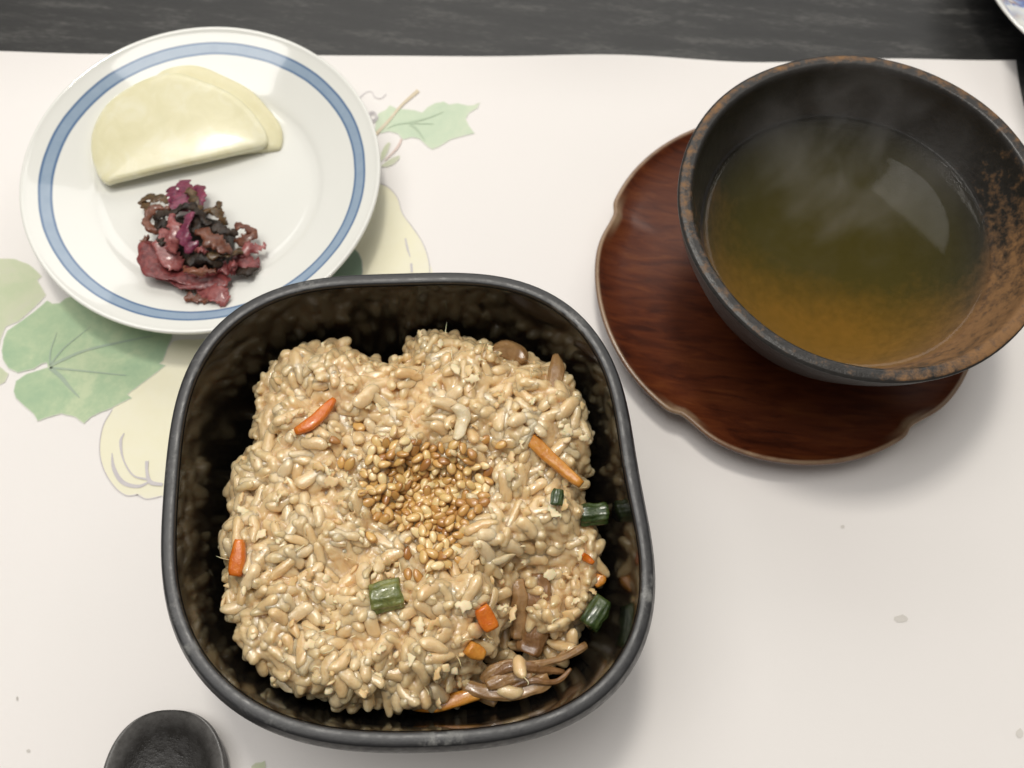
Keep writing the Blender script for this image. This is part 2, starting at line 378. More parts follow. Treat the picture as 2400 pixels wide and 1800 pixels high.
# ------------------------------------------------------------------ purple pickle clump
def pickle_mat(name, c1, c2, sss=0.25, rough=0.28):
    m, nt, b = new_mat(name, c1, rough, Subsurface_Weight=sss, Subsurface_Scale=0.0025, Coat_Weight=0.0 if rough > 0.35 else 0.35, Coat_Roughness=0.14, Specular_IOR_Level=0.35)
    co = objco(nt); na = noise(nt, 300, co, 5, 0.65, 1.0)
    nt.links.new(ramp(nt, na.outputs[0], [(0.36, c1), (0.66, c2)]), b.inputs['Base Color'])
    bump(nt, b, noise(nt, 700, co, 4, 0.6, 1.5).outputs[0], 0.5, 0.0006)
    return m
PM = {'red': pickle_mat('pickle_red', (0.10, 0.013, 0.016), (0.26, 0.060, 0.055)),
      'mag': pickle_mat('pickle_magenta', (0.12, 0.015, 0.045), (0.25, 0.045, 0.095)),
      'pink': pickle_mat('pickle_pink', (0.19, 0.040, 0.042), (0.36, 0.12, 0.11)),
      'brn': pickle_mat('pickle_brown', (0.10, 0.030, 0.016), (0.23, 0.085, 0.045)),
      'olv': pickle_mat('pickle_olive', (0.045, 0.028, 0.010), (0.15, 0.085, 0.035)),
      'blk': pickle_mat('pickle_black', (0.010, 0.006, 0.004), (0.040, 0.024, 0.014), 0.05, 0.4)}
zp = lambda x, y: (300 + x / 4.608, 400 + y / 4.608)
CC = at(*zp(700, 800), Z0 + 0.007)
clump = thing('pickle_clump', CC, 'tangled heap of purple-red and black pickled shreds on the small plate', 'pickles')
zb = lambda p: Z0 + 0.0072 + max(0, (p - PC).xy.length - 0.036) * 0.45
def shred(name, path, hs, width, thick, mk, seed, tw0=0.0, tw=0.0, ruffle=0.0005):
    P = []
    for i, (x, y) in enumerate(path):
        h = interp(hs, i / (len(path) - 1))
        q = at(*zp(x, y), Z0 + 0.008 + h); q.z = zb(q) + h
        P.append(q - CC)
    sc = 0.265 / FPX / 4.608 * 1.32
    wd = [v * sc for v in width] if isinstance(width, (list, tuple)) else width * sc
    V, F = sweep(P, wd, thick * 0.72, n=34, seg=16, sq=2.2, twist=tw, twist0=tw0, ruffle=ruffle, rough=0.0006, seed=seed, cap=0.8, tear=0.0011)
    return link_mesh(name, V, F, PM[mk], clump)
S = 'pickled_shred'
rings = []
for k in range(9):
    t = k / 8; rr = math.sqrt(max(0.002, 1 - t * t))
    ring = []
    for j in range(28):
        a = 2 * math.pi * j / 28; g = at(*zp(720 + 420 * rr * math.cos(a), 800 - 330 * rr * math.sin(a)), Z0 + 0.01)
        q = Vector((g.x, g.y, 0)); q.z = zb(q) + 0.009 * t - 0.0003
        q += Vector(mnoise.noise_vector(q * 220)) * 0.0018
        ring.append(q - CC)
    rings.append(ring)
V, F = loft(rings, True, True); link_mesh('dark_core', V, F, PM['blk'], clump)
shred('pickled_leaf', [(210, 760), (260, 930), (420, 1050), (640, 1120), (880, 1190), (1060, 1170)], [0.006, 0.007, 0.006, 0.005, 0.004, 0.003], [170, 330, 330, 250, 210, 120], 0.0016, 'red', 1, 0.25)
shred('pickled_leaf', [(240, 960), (400, 1120), (640, 1210), (900, 1230), (1090, 1150)], [0.003, 0.004, 0.004, 0.004, 0.003], [140, 180, 170, 180, 120], 0.0018, 'red', 2, 0.2)
shred(S, [(440, 640), (380, 800), (460, 950), (560, 1050)], [0.010, 0.010, 0.009, 0.007], [150, 200, 220, 140], 0.0014, 'pink', 3, 0.2)
shred(S, [(770, 1290), (900, 1340), (1010, 1400), (1120, 1480)], [0.002, 0.0025, 0.002, 0.001], [140, 190, 190, 130], 0.0016, 'pink', 4)
shred(S, [(645, 1430), (740, 1425), (830, 1430), (900, 1450)], [0.0008, 0.001, 0.001, 0.001], [60, 90, 100, 60], 0.0014, 'brn', 5)
shred(S, [(600, 1290), (700, 1305), (800, 1300)], [0.001, 0.001, 0.001], [50, 60, 40], 0.0014, 'olv', 6)
shred('pickled_leaf', [(610, 100), (620, 200), (590, 320), (560, 420)], [0.005, 0.007, 0.008, 0.009], [110, 190, 210, 140], 0.0013, 'mag', 7, 0.15)
shred('pickled_leaf', [(740, 150), (770, 230), (760, 330), (700, 420)], [0.004, 0.006, 0.008, 0.009], [90, 160, 130, 100], 0.0012, 'mag', 8, -0.2)
shred(S, [(455, 180), (480, 260), (500, 360)], [0.004, 0.006, 0.007], [90, 130, 120], 0.0014, 'mag', 9)
shred(S, [(135, 300), (240, 275), (340, 290), (440, 330)], [0.003, 0.005, 0.006, 0.006], [110, 120, 120, 90], 0.0014, 'olv', 10, 0.4)
shred(S, [(150, 320), (190, 370), (240, 420)], [0.003, 0.004, 0.005], [60, 90, 50], 0.0014, 'olv', 11)
shred(S, [(440, 390), (300, 395), (215, 470), (205, 570), (280, 640), (390, 650)], [0.009, 0.009, 0.009, 0.009, 0.009, 0.009], [60, 80, 85, 90, 80, 50], 0.003, 'brn', 12, 0.5)
shred(S, [(270, 500), (360, 470), (480, 425), (620, 370), (740, 360)], [0.009, 0.010, 0.011, 0.012, 0.011], [90, 100, 70, 70, 60], 0.0018, 'blk', 13)
shred(S, [(290, 570), (360, 560), (430, 600)], [0.009, 0.010, 0.009], [110, 120, 80], 0.002, 'blk', 14)
shred(S, [(465, 460), (475, 580), (500, 720), (480, 880)], [0.013, 0.014, 0.013, 0.011], [90, 110, 110, 90], 0.0015, 'pink', 15, 0.2)
shred(S, [(680, 440), (625, 560), (600, 700), (650, 790), (760, 790)], [0.013, 0.014, 0.014, 0.013, 0.012], [90, 110, 140, 130, 60], 0.0016, 'mag', 16, -0.2)
shred(S, [(660, 370), (760, 440), (830, 540), (900, 560)], [0.012, 0.012, 0.011, 0.010], [60, 90, 90, 60], 0.0018, 'blk', 17, 0.5)
shred(S, [(700, 480), (740, 580), (690, 650)], [0.011, 0.012, 0.012], [100, 130, 60], 0.002, 'blk', 18)
shred(S, [(810, 420), (920, 420), (1010, 490), (1060, 570)], [0.008, 0.009, 0.008, 0.006], [60, 90, 90, 40], 0.0018, 'olv', 19, 0.3)
shred(S, [(980, 335), (975, 400), (920, 450)], [0.005, 0.007, 0.008], [45, 60, 50], 0.0018, 'olv', 20)
shred(S, [(655, 185), (680, 250), (720, 320), (800, 400)], [0.009, 0.010, 0.011, 0.010], [70, 90, 80, 60], 0.0018, 'olv', 21)
shred(S, [(760, 620), (880, 720), (1000, 790), (1120, 850)], [0.012, 0.013, 0.012, 0.009], [110, 170, 160, 80], 0.0022, 'brn', 22, 0.15)
shred(S, [(780, 880), (930, 900), (1080, 890), (1210, 840)], [0.010, 0.010, 0.009, 0.006], [70, 100, 100, 60], 0.0018, 'olv', 23, 0.3)
shred(S, [(900, 600), (980, 620), (1090, 660), (1180, 640)], [0.010, 0.010, 0.009, 0.007], [80, 110, 100, 60], 0.0018, 'blk', 24)
shred(S, [(1150, 600), (1260, 590), (1330, 660), (1260, 740), (1150, 730)], [0.006, 0.006, 0.005, 0.005, 0.006], [70, 90, 110, 110, 70], 0.002, 'brn', 25, 0.3)
shred(S, [(1160, 880), (1290, 840), (1380, 830), (1485, 790)], [0.005, 0.005, 0.004, 0.004], [120, 120, 100, 40], 0.0015, 'pink', 26, -0.2)
shred('pickled_leaf', [(1130, 920), (1240, 960), (1340, 990), (1430, 1000)], [0.004, 0.004, 0.003, 0.002], [140, 190, 170, 90], 0.0015, 'red', 27, 0.2)
shred(S, [(1150, 1060), (1240, 1100), (1320, 1110), (1390, 1060)], [0.003, 0.003, 0.003, 0.002], [80, 120, 100, 50], 0.002, 'blk', 28, 0.3)
shred(S, [(600, 1060), (720, 1090), (840, 1090), (950, 1070)], [0.009, 0.010, 0.009, 0.008], [60, 90, 90, 50], 0.0016, 'brn', 29)
shred(S, [(640, 980), (760, 920), (900, 960), (1010, 1010)], [0.009, 0.010, 0.009, 0.007], [90, 120, 120, 80], 0.002, 'blk', 30)
shred(S, [(720, 850), (800, 850), (860, 870)], [0.011, 0.012, 0.010], [50, 60, 40], 0.0018, 'pink', 31)
shred(S, [(145, 775), (160, 740), (220, 715)], [0.001, 0.002, 0.004], [50, 60, 50], 0.0015, 'brn', 32)
shred(S, [(170, 1030), (175, 970), (205, 920)], [0.001, 0.002, 0.003], [40, 60, 50], 0.0015, 'olv', 33)
shred(S, [(950, 1000), (1040, 1040), (1150, 1080)], [0.006, 0.006, 0.004], [100, 140, 90], 0.0018, 'red', 34, 0.2)
shred(S, [(1100, 1020), (1140, 1010), (1170, 1040)], [0.006, 0.007, 0.005], [50, 70, 50], 0.002, 'pink', 35)
shred(S, [(310, 730), (350, 750), (370, 800)], [0.0105, 0.011, 0.011], [50, 60, 40], 0.0015, 'blk', 36)

# ------------------------------------------------------------------ rounded square lacquer bowl
RIM_Z = 0.062
outl = [(343, 1230), (350, 1000), (390, 820), (450, 715), (540, 645), (680, 600), (880, 585), (1050, 592), (1180, 622), (1265, 680), (1330, 790), (1375, 940), (1413, 1160), (1408, 1330), (1380, 1440), (1300, 1530), (1150, 1590), (900, 1632), (700, 1612), (560, 1570), (450, 1500), (380, 1390)]
bp = [dp(x, y, RIM_Z - 0.002) for x, y in outl]
BC = Vector((sum(p.x for p in bp) / len(bp), sum(p.y for p in bp) / len(bp), 0))
th = np.array([math.atan2(p.y - BC.y, p.x - BC.x) for p in bp]); rr = np.array([math.hypot(p.x - BC.x, p.y - BC.y) for p in bp])
basis = lambda t: np.stack([np.ones_like(t)] + [f(k * t) for k in range(1, 7) for f in (np.cos, np.sin)], -1)
reg = np.diag([0] + [0.02 * k * k for k in range(1, 7) for _ in (0, 1)]) * 0.15
A = basis(th); coef = np.linalg.solve(A.T @ A + reg, A.T @ rr)
NB = 160
bth = np.linspace(0, 2 * math.pi, NB, endpoint=False); brad = basis(bth) @ coef
BMEAN = float(brad.mean())
def bowl_ring(inset, z, roundness=0.0):
    """The outline moved inwards; roundness pulls it towards a circle."""
    out = []
    for a, r in zip(bth, brad):
        r2 = r * (1 - roundness) + BMEAN * roundness - inset
        out.append(Vector((r2 * math.cos(a), r2 * math.sin(a), z)))
    return out
m, nt, b = new_mat('black_lacquer', (0.006, 0.0055, 0.005), 0.10, Specular_IOR_Level=0.30)
co = objco(nt); nn = noise(nt, 90, co, 4)
nt.links.new(ramp(nt, nn.outputs[0], [(0.3, g3(0.11)), (0.7, g3(0.15))]), b.inputs['Roughness'])
M_lacq = m
m, nt, b = new_mat('worn_rim', (0.05, 0.05, 0.052), 0.38, Specular_IOR_Level=0.5)
co = objco(nt); n1 = noise(nt, 55, co, 5, 0.65); n2 = noise(nt, 420, co, 4, 0.7); n3 = noise(nt, 1500, objco(nt, (1, 1, 0.3)), 3)
wear = ramp(nt, n1.outputs[0], [(0.56, g3(0)), (0.70, g3(1))])
wear2 = math_(nt, 'MULTIPLY', wear, ramp(nt, n2.outputs[0], [(0.42, g3(0)), (0.62, g3(1))]))
colr = mixc(nt, n2.outputs[0], (0.014, 0.014, 0.016), (0.042, 0.042, 0.043))
rt = nd(nt, 'ShaderNodeAttribute', attribute_name='top').outputs['Fac']
nt.links.new(mixc(nt, rt, (0.008, 0.0085, 0.011), mixc(nt, wear2, colr, (0.20, 0.20, 0.19))), b.inputs['Base Color'])
nt.links.new(ramp(nt, n2.outputs[0], [(0.3, g3(0.3)), (0.7, g3(0.5))]), b.inputs['Roughness'])
bump(nt, b, n3.outputs[0], 0.12, 0.0003)
M_rim = m
m, nt, b = new_mat('black_lacquer_outside', (0.010, 0.010, 0.012), 0.3, Coat_Weight=0.3, Coat_Roughness=0.15)
M_out = m
bowl = thing('rounded_square_bowl', Vector((BC.x, BC.y, Z0)), 'rounded square black lacquer bowl filled with seasoned rice', 'bowl')
zi = RIM_Z - Z0
inner = [(0.0050, zi - 0.0012, 0), (0.0056, zi - 0.004, 0), (0.0066, zi - 0.012, 0.03), (0.0085, zi - 0.025, 0.08), (0.0115, zi - 0.038, 0.16), (0.0165, zi - 0.047, 0.3), (0.0245, zi - 0.0515, 0.5), (0.036, zi - 0.053, 0.8)]
rings = [bowl_ring(*q) for q in inner] + [bowl_ring(BMEAN - 0.004, zi - 0.053, 1.0)]
V, F = loft(rings, False, True); F = [tuple(reversed(f)) for f in F]
o = link_mesh('inner_wall', [Vector(v) for v in V], F, M_lacq, bowl)
outer = [(0.0006, zi - 0.0035, 0), (0.0016, zi - 0.010, 0.02), (0.0045, zi - 0.025, 0.06), (0.0100, zi - 0.040, 0.15), (0.0180, zi - 0.050, 0.3), (0.0280, zi - 0.0545, 0.5), (0.0290, zi - 0.0600, 0.5), (0.0310, 0.0, 0.55), (0.034, 0.0, 0.6), (0.036, 0.004, 0.7)]
rings = [bowl_ring(*q) for q in outer]
V, F = loft(rings, False, True)
F = [tuple(reversed(f)) for f in F]
link_mesh('outer_wall', V, F, M_out, bowl)
rimp = [(0.0050, zi - 0.0030), (0.0047, zi - 0.0006), (0.0046, zi - 0.0002), (0.0043, zi), (0.0032, zi + 0.0001), (0.0021, zi), (0.0017, zi - 0.0001), (0.0014, zi - 0.0004), (0.0012, zi - 0.0010), (0.0007, zi - 0.0024), (0.0002, zi - 0.0042), (0.0000, zi - 0.0058), (0.0004, zi - 0.0068), (0.0014, zi - 0.0072)]
V, F = loft([bowl_ring(i, z, 0) for i, z in rimp])
o = link_mesh('rim', V, F, M_rim, bowl)
o.data.attributes.new('top', 'FLOAT', 'POINT').data.foreach_set('value', [1.0 if 2 <= i <= 6 else (0.45 if i in (1, 7) else 0.0) for i in range(len(rimp)) for _ in range(NB)])

# ------------------------------------------------------------------ wooden saucer, tea cup, tea
m, nt, b = new_mat('red_brown_wood', (0.1, 0.03, 0.01), 0.3, Coat_Weight=0.35, Coat_Roughness=0.18)
co = objco(nt, (26, 150, 26), R(6)); n1 = noise(nt, 2.2, co, 6, 0.6, 0.8); n2 = noise(nt, 26, objco(nt), 3); n3 = noise(nt, 420, objco(nt, (0.25, 1, 1), R(6)), 3)
f = math_(nt, 'ADD', math_(nt, 'MULTIPLY', n1.outputs[0], 0.75), math_(nt, 'MULTIPLY', n2.outputs[0], 0.25))
wood = ramp(nt, f, [(0.34, (0.036, 0.007, 0.003)), (0.47, (0.088, 0.019, 0.006)), (0.58, (0.125, 0.031, 0.009)), (0.68, (0.165, 0.050, 0.013))])
wood = mixc(nt, math_(nt, 'MULTIPLY', n3.outputs[0], 0.4), wood, (0.07, 0.02, 0.008))
at_ = nd(nt, 'ShaderNodeAttribute', attribute_name='worn'); n4 = noise(nt, 260, objco(nt), 4, 0.7); n5 = noise(nt, 35, objco(nt), 2)
wf = math_(nt, 'MULTIPLY', at_.outputs['Fac'], ramp(nt, math_(nt, 'ADD', math_(nt, 'MULTIPLY', n4.outputs[0], 0.5), math_(nt, 'MULTIPLY', n5.outputs[0], 0.6)), [(0.36, g3(0.25)), (0.60, g3(1))]))
nt.links.new(mixc(nt, wf, wood, (0.30, 0.20, 0.12)), b.inputs['Base Color'])
bump(nt, b, n1.outputs[0], 0.08, 0.0004)
M_wood = m
SC = Vector((0.0903, 0.1600, Z0))
NOT = [R(a) for a in (163, 237, 309, 20, 92)]
def petal(a, z, k=1.0):
    r = 1.0
    for q in NOT:
        d = (a - q + math.pi) % (2 * math.pi) - math.pi
        # a stepped notch: gentle on one side, sharp on the other
        r -= k * (0.027 * math.exp(-(d / 0.045) ** 2) if d < 0 else 0.027 * math.exp(-(d / 0.14) ** 2))
        r -= k * 0.012 * math.exp(-(d / 0.22) ** 2)
    return r
saucer = thing('flower_saucer', SC, 'red-brown wooden flower-shaped saucer with notched worn edge under the cup', 'saucer')
sp = [(0.0002, 0.0062), (0.024, 0.0062), (0.034, 0.0062), (0.046, 0.0066), (0.056, 0.0080), (0.0618, 0.0098), (0.0636, 0.0109), (0.0644, 0.0116), (0.0650, 0.0119), (0.0657, 0.0118), (0.0661, 0.0112), (0.0659, 0.0102), (0.0640, 0.0085), (0.056, 0.0055), (0.044, 0.0030), (0.034, 0.0022), (0.033, 0), (0.0002, 0)]
SG = 320; rings = []; wear = []
for r, z in sp:
    k = max(0, min(1, (r - 0.040) / 0.024)) ** 1.6
    rings.append([Vector((r * petal(2 * math.pi * j / SG, z, k) * math.cos(2 * math.pi * j / SG), r * petal(2 * math.pi * j / SG, z, k) * math.sin(2 * math.pi * j / SG), z)) for j in range(SG)])
V, F = loft(rings, True, True)
o = link_mesh('saucer_body', V, F, M_wood, saucer)
att = o.data.attributes.new('worn', 'FLOAT', 'POINT')
vals = []
for i, (r, z) in enumerate(sp):
    for j in range(SG):
        a = 2 * math.pi * j / SG
        nr = min(abs((a - q + math.pi) % (2 * math.pi) - math.pi) for q in NOT)
        wv = 0.9 if 8 <= i <= 9 else (1.0 * math.exp(-(nr / 0.10) ** 2) if i in (6, 7, 10, 11, 12) else 0)
        vals.append(wv)
att.data.foreach_set('value', vals)

m, nt, b = new_mat('dark_stoneware', (0.02, 0.017, 0.015), 0.33, Specular_IOR_Level=0.45)
co = objco(nt); s = sep(nt, co)
n1 = noise(nt, 330, co, 5, 0.7); n2 = noise(nt, 55, co, 4, 0.6); n3 = noise(nt, 900, co, 3, 0.6)
at_ = nd(nt, 'ShaderNodeAttribute', attribute_name='rust_and_light')
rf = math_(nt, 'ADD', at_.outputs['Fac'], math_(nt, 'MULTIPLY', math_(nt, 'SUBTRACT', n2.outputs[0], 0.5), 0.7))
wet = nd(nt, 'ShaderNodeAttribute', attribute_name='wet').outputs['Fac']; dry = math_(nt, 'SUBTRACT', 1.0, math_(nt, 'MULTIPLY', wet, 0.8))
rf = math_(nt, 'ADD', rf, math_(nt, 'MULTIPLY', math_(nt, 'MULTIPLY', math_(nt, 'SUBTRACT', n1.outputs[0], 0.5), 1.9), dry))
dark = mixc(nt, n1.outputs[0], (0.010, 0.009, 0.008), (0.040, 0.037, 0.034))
rust_and_light = mixc(nt, n1.outputs[0], (0.12, 0.056, 0.020), (0.29, 0.155, 0.062))
nt.links.new(mixc(nt, ramp(nt, rf, [(0.22, g3(0)), (0.80, g3(1))]), dark, rust_and_light), b.inputs['Base Color'])
nt.links.new(math_(nt, 'ADD', ramp(nt, rf, [(0.2, g3(0.36)), (0.8, g3(0.8))]), wet, True), b.inputs['Roughness'])
bump(nt, b, math_(nt, 'ADD', n1.outputs[0], math_(nt, 'MULTIPLY', n3.outputs[0], 0.4)), 0.35, 0.0006)
M_cup = m
CUPZ = Z0 + 0.0062
CUP = Vector((0.0989, 0.1590, CUPZ + 0.0002))
cup = thing('tea_cup', CUP, 'dark brown-black stoneware tea cup with rusty speckled rim', 'cup')
h = 0.0622 - CUPZ
cp_out = profile_curve([(0.0215, 0.0), (0.0225, 0.0010), (0.0235, 0.004), (0.0300, 0.0075), (0.0375, 0.0145), (0.0435, 0.0240), (0.0490, 0.0360), (0.0530, 0.0460), (0.0549, h - 0.0022), (0.0553, h - 0.0008), (0.0546, h)], 46)
cp_in = profile_curve([(0.0546, h), (0.0528, h + 0.0001), (0.0510, h - 0.0008), (0.0496, h - 0.0070), (0.0462, h - 0.0150), (0.0415, h - 0.0240), (0.0345, h - 0.0350), (0.0240, h - 0.0440), (0.0110, h - 0.0470), (0.0003, h - 0.0475)], 46)
wobf = lambda a, z: 1 + 0.008 * math.sin(2 * a + 0.9) + 0.005 * math.sin(3 * a - 0.5) + 0.002 * math.sin(7 * a + z * 60)
SGc = 128
V1, F1 = lathe(cp_out, SGc, wobf)
V, F = lathe(cp_out + cp_in[1:], SGc, wobf)
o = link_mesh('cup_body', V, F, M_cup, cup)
att = o.data.attributes.new('rust_and_light', 'FLOAT', 'POINT'); vals = []
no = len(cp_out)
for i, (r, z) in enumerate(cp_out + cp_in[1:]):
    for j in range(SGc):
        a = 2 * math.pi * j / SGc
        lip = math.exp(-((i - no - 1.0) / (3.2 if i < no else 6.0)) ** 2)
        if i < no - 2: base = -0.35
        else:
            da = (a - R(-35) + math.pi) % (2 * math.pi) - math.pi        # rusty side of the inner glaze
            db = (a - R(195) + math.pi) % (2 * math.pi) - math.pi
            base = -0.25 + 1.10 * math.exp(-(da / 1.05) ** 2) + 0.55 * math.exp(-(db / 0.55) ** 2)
            if z < 0.0375: base = base + ((0.35 + 0.55 * math.cos(a - R(255)) * min(1, r / 0.02)) - base) * min(1, (0.0375 - z) / 0.004)  # under the tea, near side browner: light and shade painted into the glaze
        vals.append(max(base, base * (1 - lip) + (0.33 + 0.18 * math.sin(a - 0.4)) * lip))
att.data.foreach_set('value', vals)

o.data.attributes.new('wet', 'FLOAT', 'POINT').data.foreach_set('value', [1.0 if (i >= no and z < 0.0375) else 0.0 for i, (r, z) in enumerate(cp_out + cp_in[1:]) for _ in range(SGc)])

m = bpy.data.materials.new('green_tea_liquid'); m.use_nodes = True; nt = m.node_tree
for n in list(nt.nodes): nt.nodes.remove(n)
out = nd(nt, 'ShaderNodeOutputMaterial'); mix = nd(nt, 'ShaderNodeMixShader'); tr_ = nd(nt, 'ShaderNodeBsdfTransparent'); gl = nd(nt, 'ShaderNodeBsdfGlossy')
gl.inputs['Roughness'].default_value = 0.02; fr = nd(nt, 'ShaderNodeFresnel'); fr.inputs[0].default_value = 1.36
geo = nd(nt, 'ShaderNodeNewGeometry'); nt.links.new(math_(nt, 'MULTIPLY', fr.outputs[0], math_(nt, 'SUBTRACT', 1.0, geo.outputs['Backfacing'])), mix.inputs[0]); nt.links.new(tr_.outputs[0], mix.inputs[1]); nt.links.new(gl.outputs[0], mix.inputs[2])
nt.links.new(mix.outputs[0], out.inputs['Surface'])
va = nd(nt, 'ShaderNodeVolumeAbsorption'); va.inputs['Color'].default_value = (0.83, 0.73, 0.10, 1); va.inputs['Density'].default_value = 34
vsn = nd(nt, 'ShaderNodeVolumeScatter'); vsn.inputs['Color'].default_value = (0.78, 0.74, 0.20, 1); vsn.inputs['Density'].default_value = 5
addv = nd(nt, 'ShaderNodeAddShader'); nt.links.new(va.outputs[0], addv.inputs[0]); nt.links.new(vsn.outputs[0], addv.inputs[1])
nt.links.new(addv.outputs[0], out.inputs['Volume'])
M_tea = m
m2 = bpy.data.materials.new('green_tea_depth'); m2.use_nodes = True; nt = m2.node_tree
for n in list(nt.nodes): nt.nodes.remove(n)
out = nd(nt, 'ShaderNodeOutputMaterial'); tr2 = nd(nt, 'ShaderNodeBsdfTransparent'); nt.links.new(tr2.outputs[0], out.inputs['Surface'])
zt = 0.0445 - CUP.z
tp = [(0.0003, zt), (0.030, zt), (0.0405, zt), (0.0418, zt + 0.0001), (0.0428, zt + 0.0005), (0.0431, zt + 0.0010)]
rin = sorted([(z, r) for r, z in cp_in])
def r_in(z): return float(np.interp(z, [q[0] for q in rin], [q[1] for q in rin]))
zs = [zt + 0.0004, zt - 0.002, zt - 0.006, zt - 0.012, zt - 0.018, zt - 0.0225, zt - 0.0258]
tp = [(0.0003, zt), (0.030, zt), (r_in(zt) - 0.0022, zt), (r_in(zt) - 0.0012, zt + 0.00012), (r_in(zt + 0.0006) - 0.0006, zt + 0.0006)] + \
     [(r_in(z) - 0.0006, z) for z in zs[1:]] + [(0.0003, zs[-1] - 0.001)]
V, F = lathe(tp, 96, wobf)
F = [tuple(reversed(f)) for f in F]
o = link_mesh('green_tea', V, F, M_tea); o.location = CUP
o.data.materials.append(m2)
for i_, p_ in enumerate(o.data.polygons):
    if i_ >= 96 * 4 and i_ != len(F) - 2: p_.material_index = 1
tag(o, 'amber green tea filling the dark stoneware cup', 'tea')

# ------------------------------------------------------------------ black lacquer spoon and painted plate at the frame's edge
m, nt, b = new_mat('scuffed_black_lacquer', (0.012, 0.011, 0.010), 0.32, Coat_Weight=0.2, Coat_Roughness=0.2)
co = objco(nt); n1 = noise(nt, 230, co, 5, 0.7); n2 = noise(nt, 60, co, 3)
nt.links.new(ramp(nt, n1.outputs[0], [(0.35, g3(0.18)), (0.65, g3(0.55))]), b.inputs['Roughness'])
at_ = nd(nt, 'ShaderNodeAttribute', attribute_name='edge')
nt.links.new(mixc(nt, math_(nt, 'MULTIPLY', at_.outputs['Fac'], ramp(nt, n1.outputs[0], [(0.3, g3(0.4)), (0.7, g3(1))])), mixc(nt, n2.outputs[0], (0.008, 0.007, 0.0065), (0.02, 0.018, 0.016)), (0.15, 0.145, 0.14)), b.inputs['Base Color'])
bump(nt, b, n1.outputs[0], 0.5, 0.0006)
M_spoon = m
tip = at(395, 1664, 0.009); dirn = (at(380, 1850, 0.009) - tip).normalized(); sd = Vector((0, 0, 1)).cross(dirn)
spoon = thing('spoon', Vector((tip.x, tip.y, Z0)) + Vector((dirn.x, dirn.y, 0)) * 0.03, 'black lacquered wooden spoon lying left of the square bowl', 'spoon')
NS, MS = 90, 41
top = {}; V = []; F = []; ev = []
Ls = 0.20
def half_w(t):
    x = t * Ls
    if x < 0.048: return 0.0176 * (max(0, 1 - abs((x - 0.024) / 0.024) ** 2.5)) ** 0.42 if x < 0.024 else 0.0176 - (0.0126) * (0.5 - 0.5 * math.cos(math.pi * (x - 0.024) / 0.024)) ** 1.2
    return 0.005 + 0.003 * (x - 0.048) / 0.15
ts = [(i / NS) ** 1.8 for i in range(NS + 1)]
for side in (0, 1):
    for i, t in enumerate(ts):
        x = t * Ls; hw = max(half_w(t), 0.0004)
        base = 0.0085 + 0.010 * max(0, (x - 0.04) / 0.16)
        e_len = max(0.0, 1 - ((x - 0.024) / 0.024) ** 2) if x < 0.05 else 0.0
        for j in range(MS):
            u = -1 + 2 * j / (MS - 1)
            bowlf = max(0.0, 1 - abs(u) ** 2.6) * e_len ** 0.6
            z = base - 0.0052 * bowlf if side == 0 else base - 0.0022 - 0.0054 * max(0.0, 1 - u * u) * (0.25 + 0.75 * e_len)
            if side == 0 and abs(u) > 0.999: z -= 0.0007
            p = tip + dirn * x + sd * (hw * u); V.append(Vector((p.x, p.y, Z0 + z)) - spoon.location)
            ev.append(max(0.0, min(1.0, (0.55 - bowlf) / 0.35)) if side == 0 else 0.0)
n0 = (NS + 1) * MS
for i in range(NS):
    for j in range(MS - 1):
        a = i * MS + j; F.append((a, a + 1, a + MS + 1, a + MS)); c_ = n0 + a; F.append((c_, c_ + MS, c_ + MS + 1, c_ + 1))
    for j in (0, MS - 1):
        a = i * MS + j; q = (a, a + MS, n0 + a + MS, n0 + a); F.append(q if j == 0 else tuple(reversed(q)))
F.append(tuple(reversed([j for j in range(MS)] + [n0 + j for j in reversed(range(MS))])))
o = link_mesh('spoon_body', V, F, M_spoon, spoon)
o.data.attributes.new('edge', 'FLOAT', 'POINT').data.foreach_set('value', ev)

m, nt, b = new_mat('painted_porcelain', (0.8, 0.8, 0.78), 0.12, Coat_Weight=0.5, Coat_Roughness=0.03)
co = objco(nt); n1 = noise(nt, 38, objco(nt, (0.45, 1.6, 1), R(28)), 3, 0.5, 0.9); s = sep(nt, co)
rad = math_(nt, 'SQRT', math_(nt, 'ADD', math_(nt, 'MULTIPLY', s[0], s[0]), math_(nt, 'MULTIPLY', s[1], s[1])))
pat = ramp(nt, n1.outputs[0], [(0.0, (0.78, 0.79, 0.77)), (0.41, (0.80, 0.81, 0.79)), (0.45, (0.42, 0.22, 0.08)), (0.475, (0.10, 0.16, 0.42)), (0.50, (0.22, 0.32, 0.58)), (0.53, (0.78, 0.80, 0.80)), (0.62, (0.80, 0.80, 0.72)), (0.66, (0.45, 0.40, 0.62)), (0.70, (0.8, 0.8, 0.78))])
edge = nd(nt, 'ShaderNodeMapRange'); nt.links.new(rad, edge.inputs[0]); edge.inputs[1].default_value = 0.0535; edge.inputs[2].default_value = 0.0545
nt.links.new(mixc(nt, edge.outputs[0], pat, (0.82, 0.82, 0.79)), b.inputs['Base Color'])
M_paint = m
e1, e2 = at(2334, 0, 0.02), at(2400, 77, 0.02); mid = (e1 + e2) / 2; cdir = (e2 - e1).cross(Vector((0, 0, 1))).normalized()
if cdir.x < 0: cdir = -cdir
PR = 0.057; half = (e2 - e1).length / 2
pc = mid + cdir * math.sqrt(PR * PR - half * half)
pp = thing('painted_plate', Vector((pc.x, pc.y, 0.0002)), 'white porcelain dish painted in blue and brown on the dark table', 'plate')
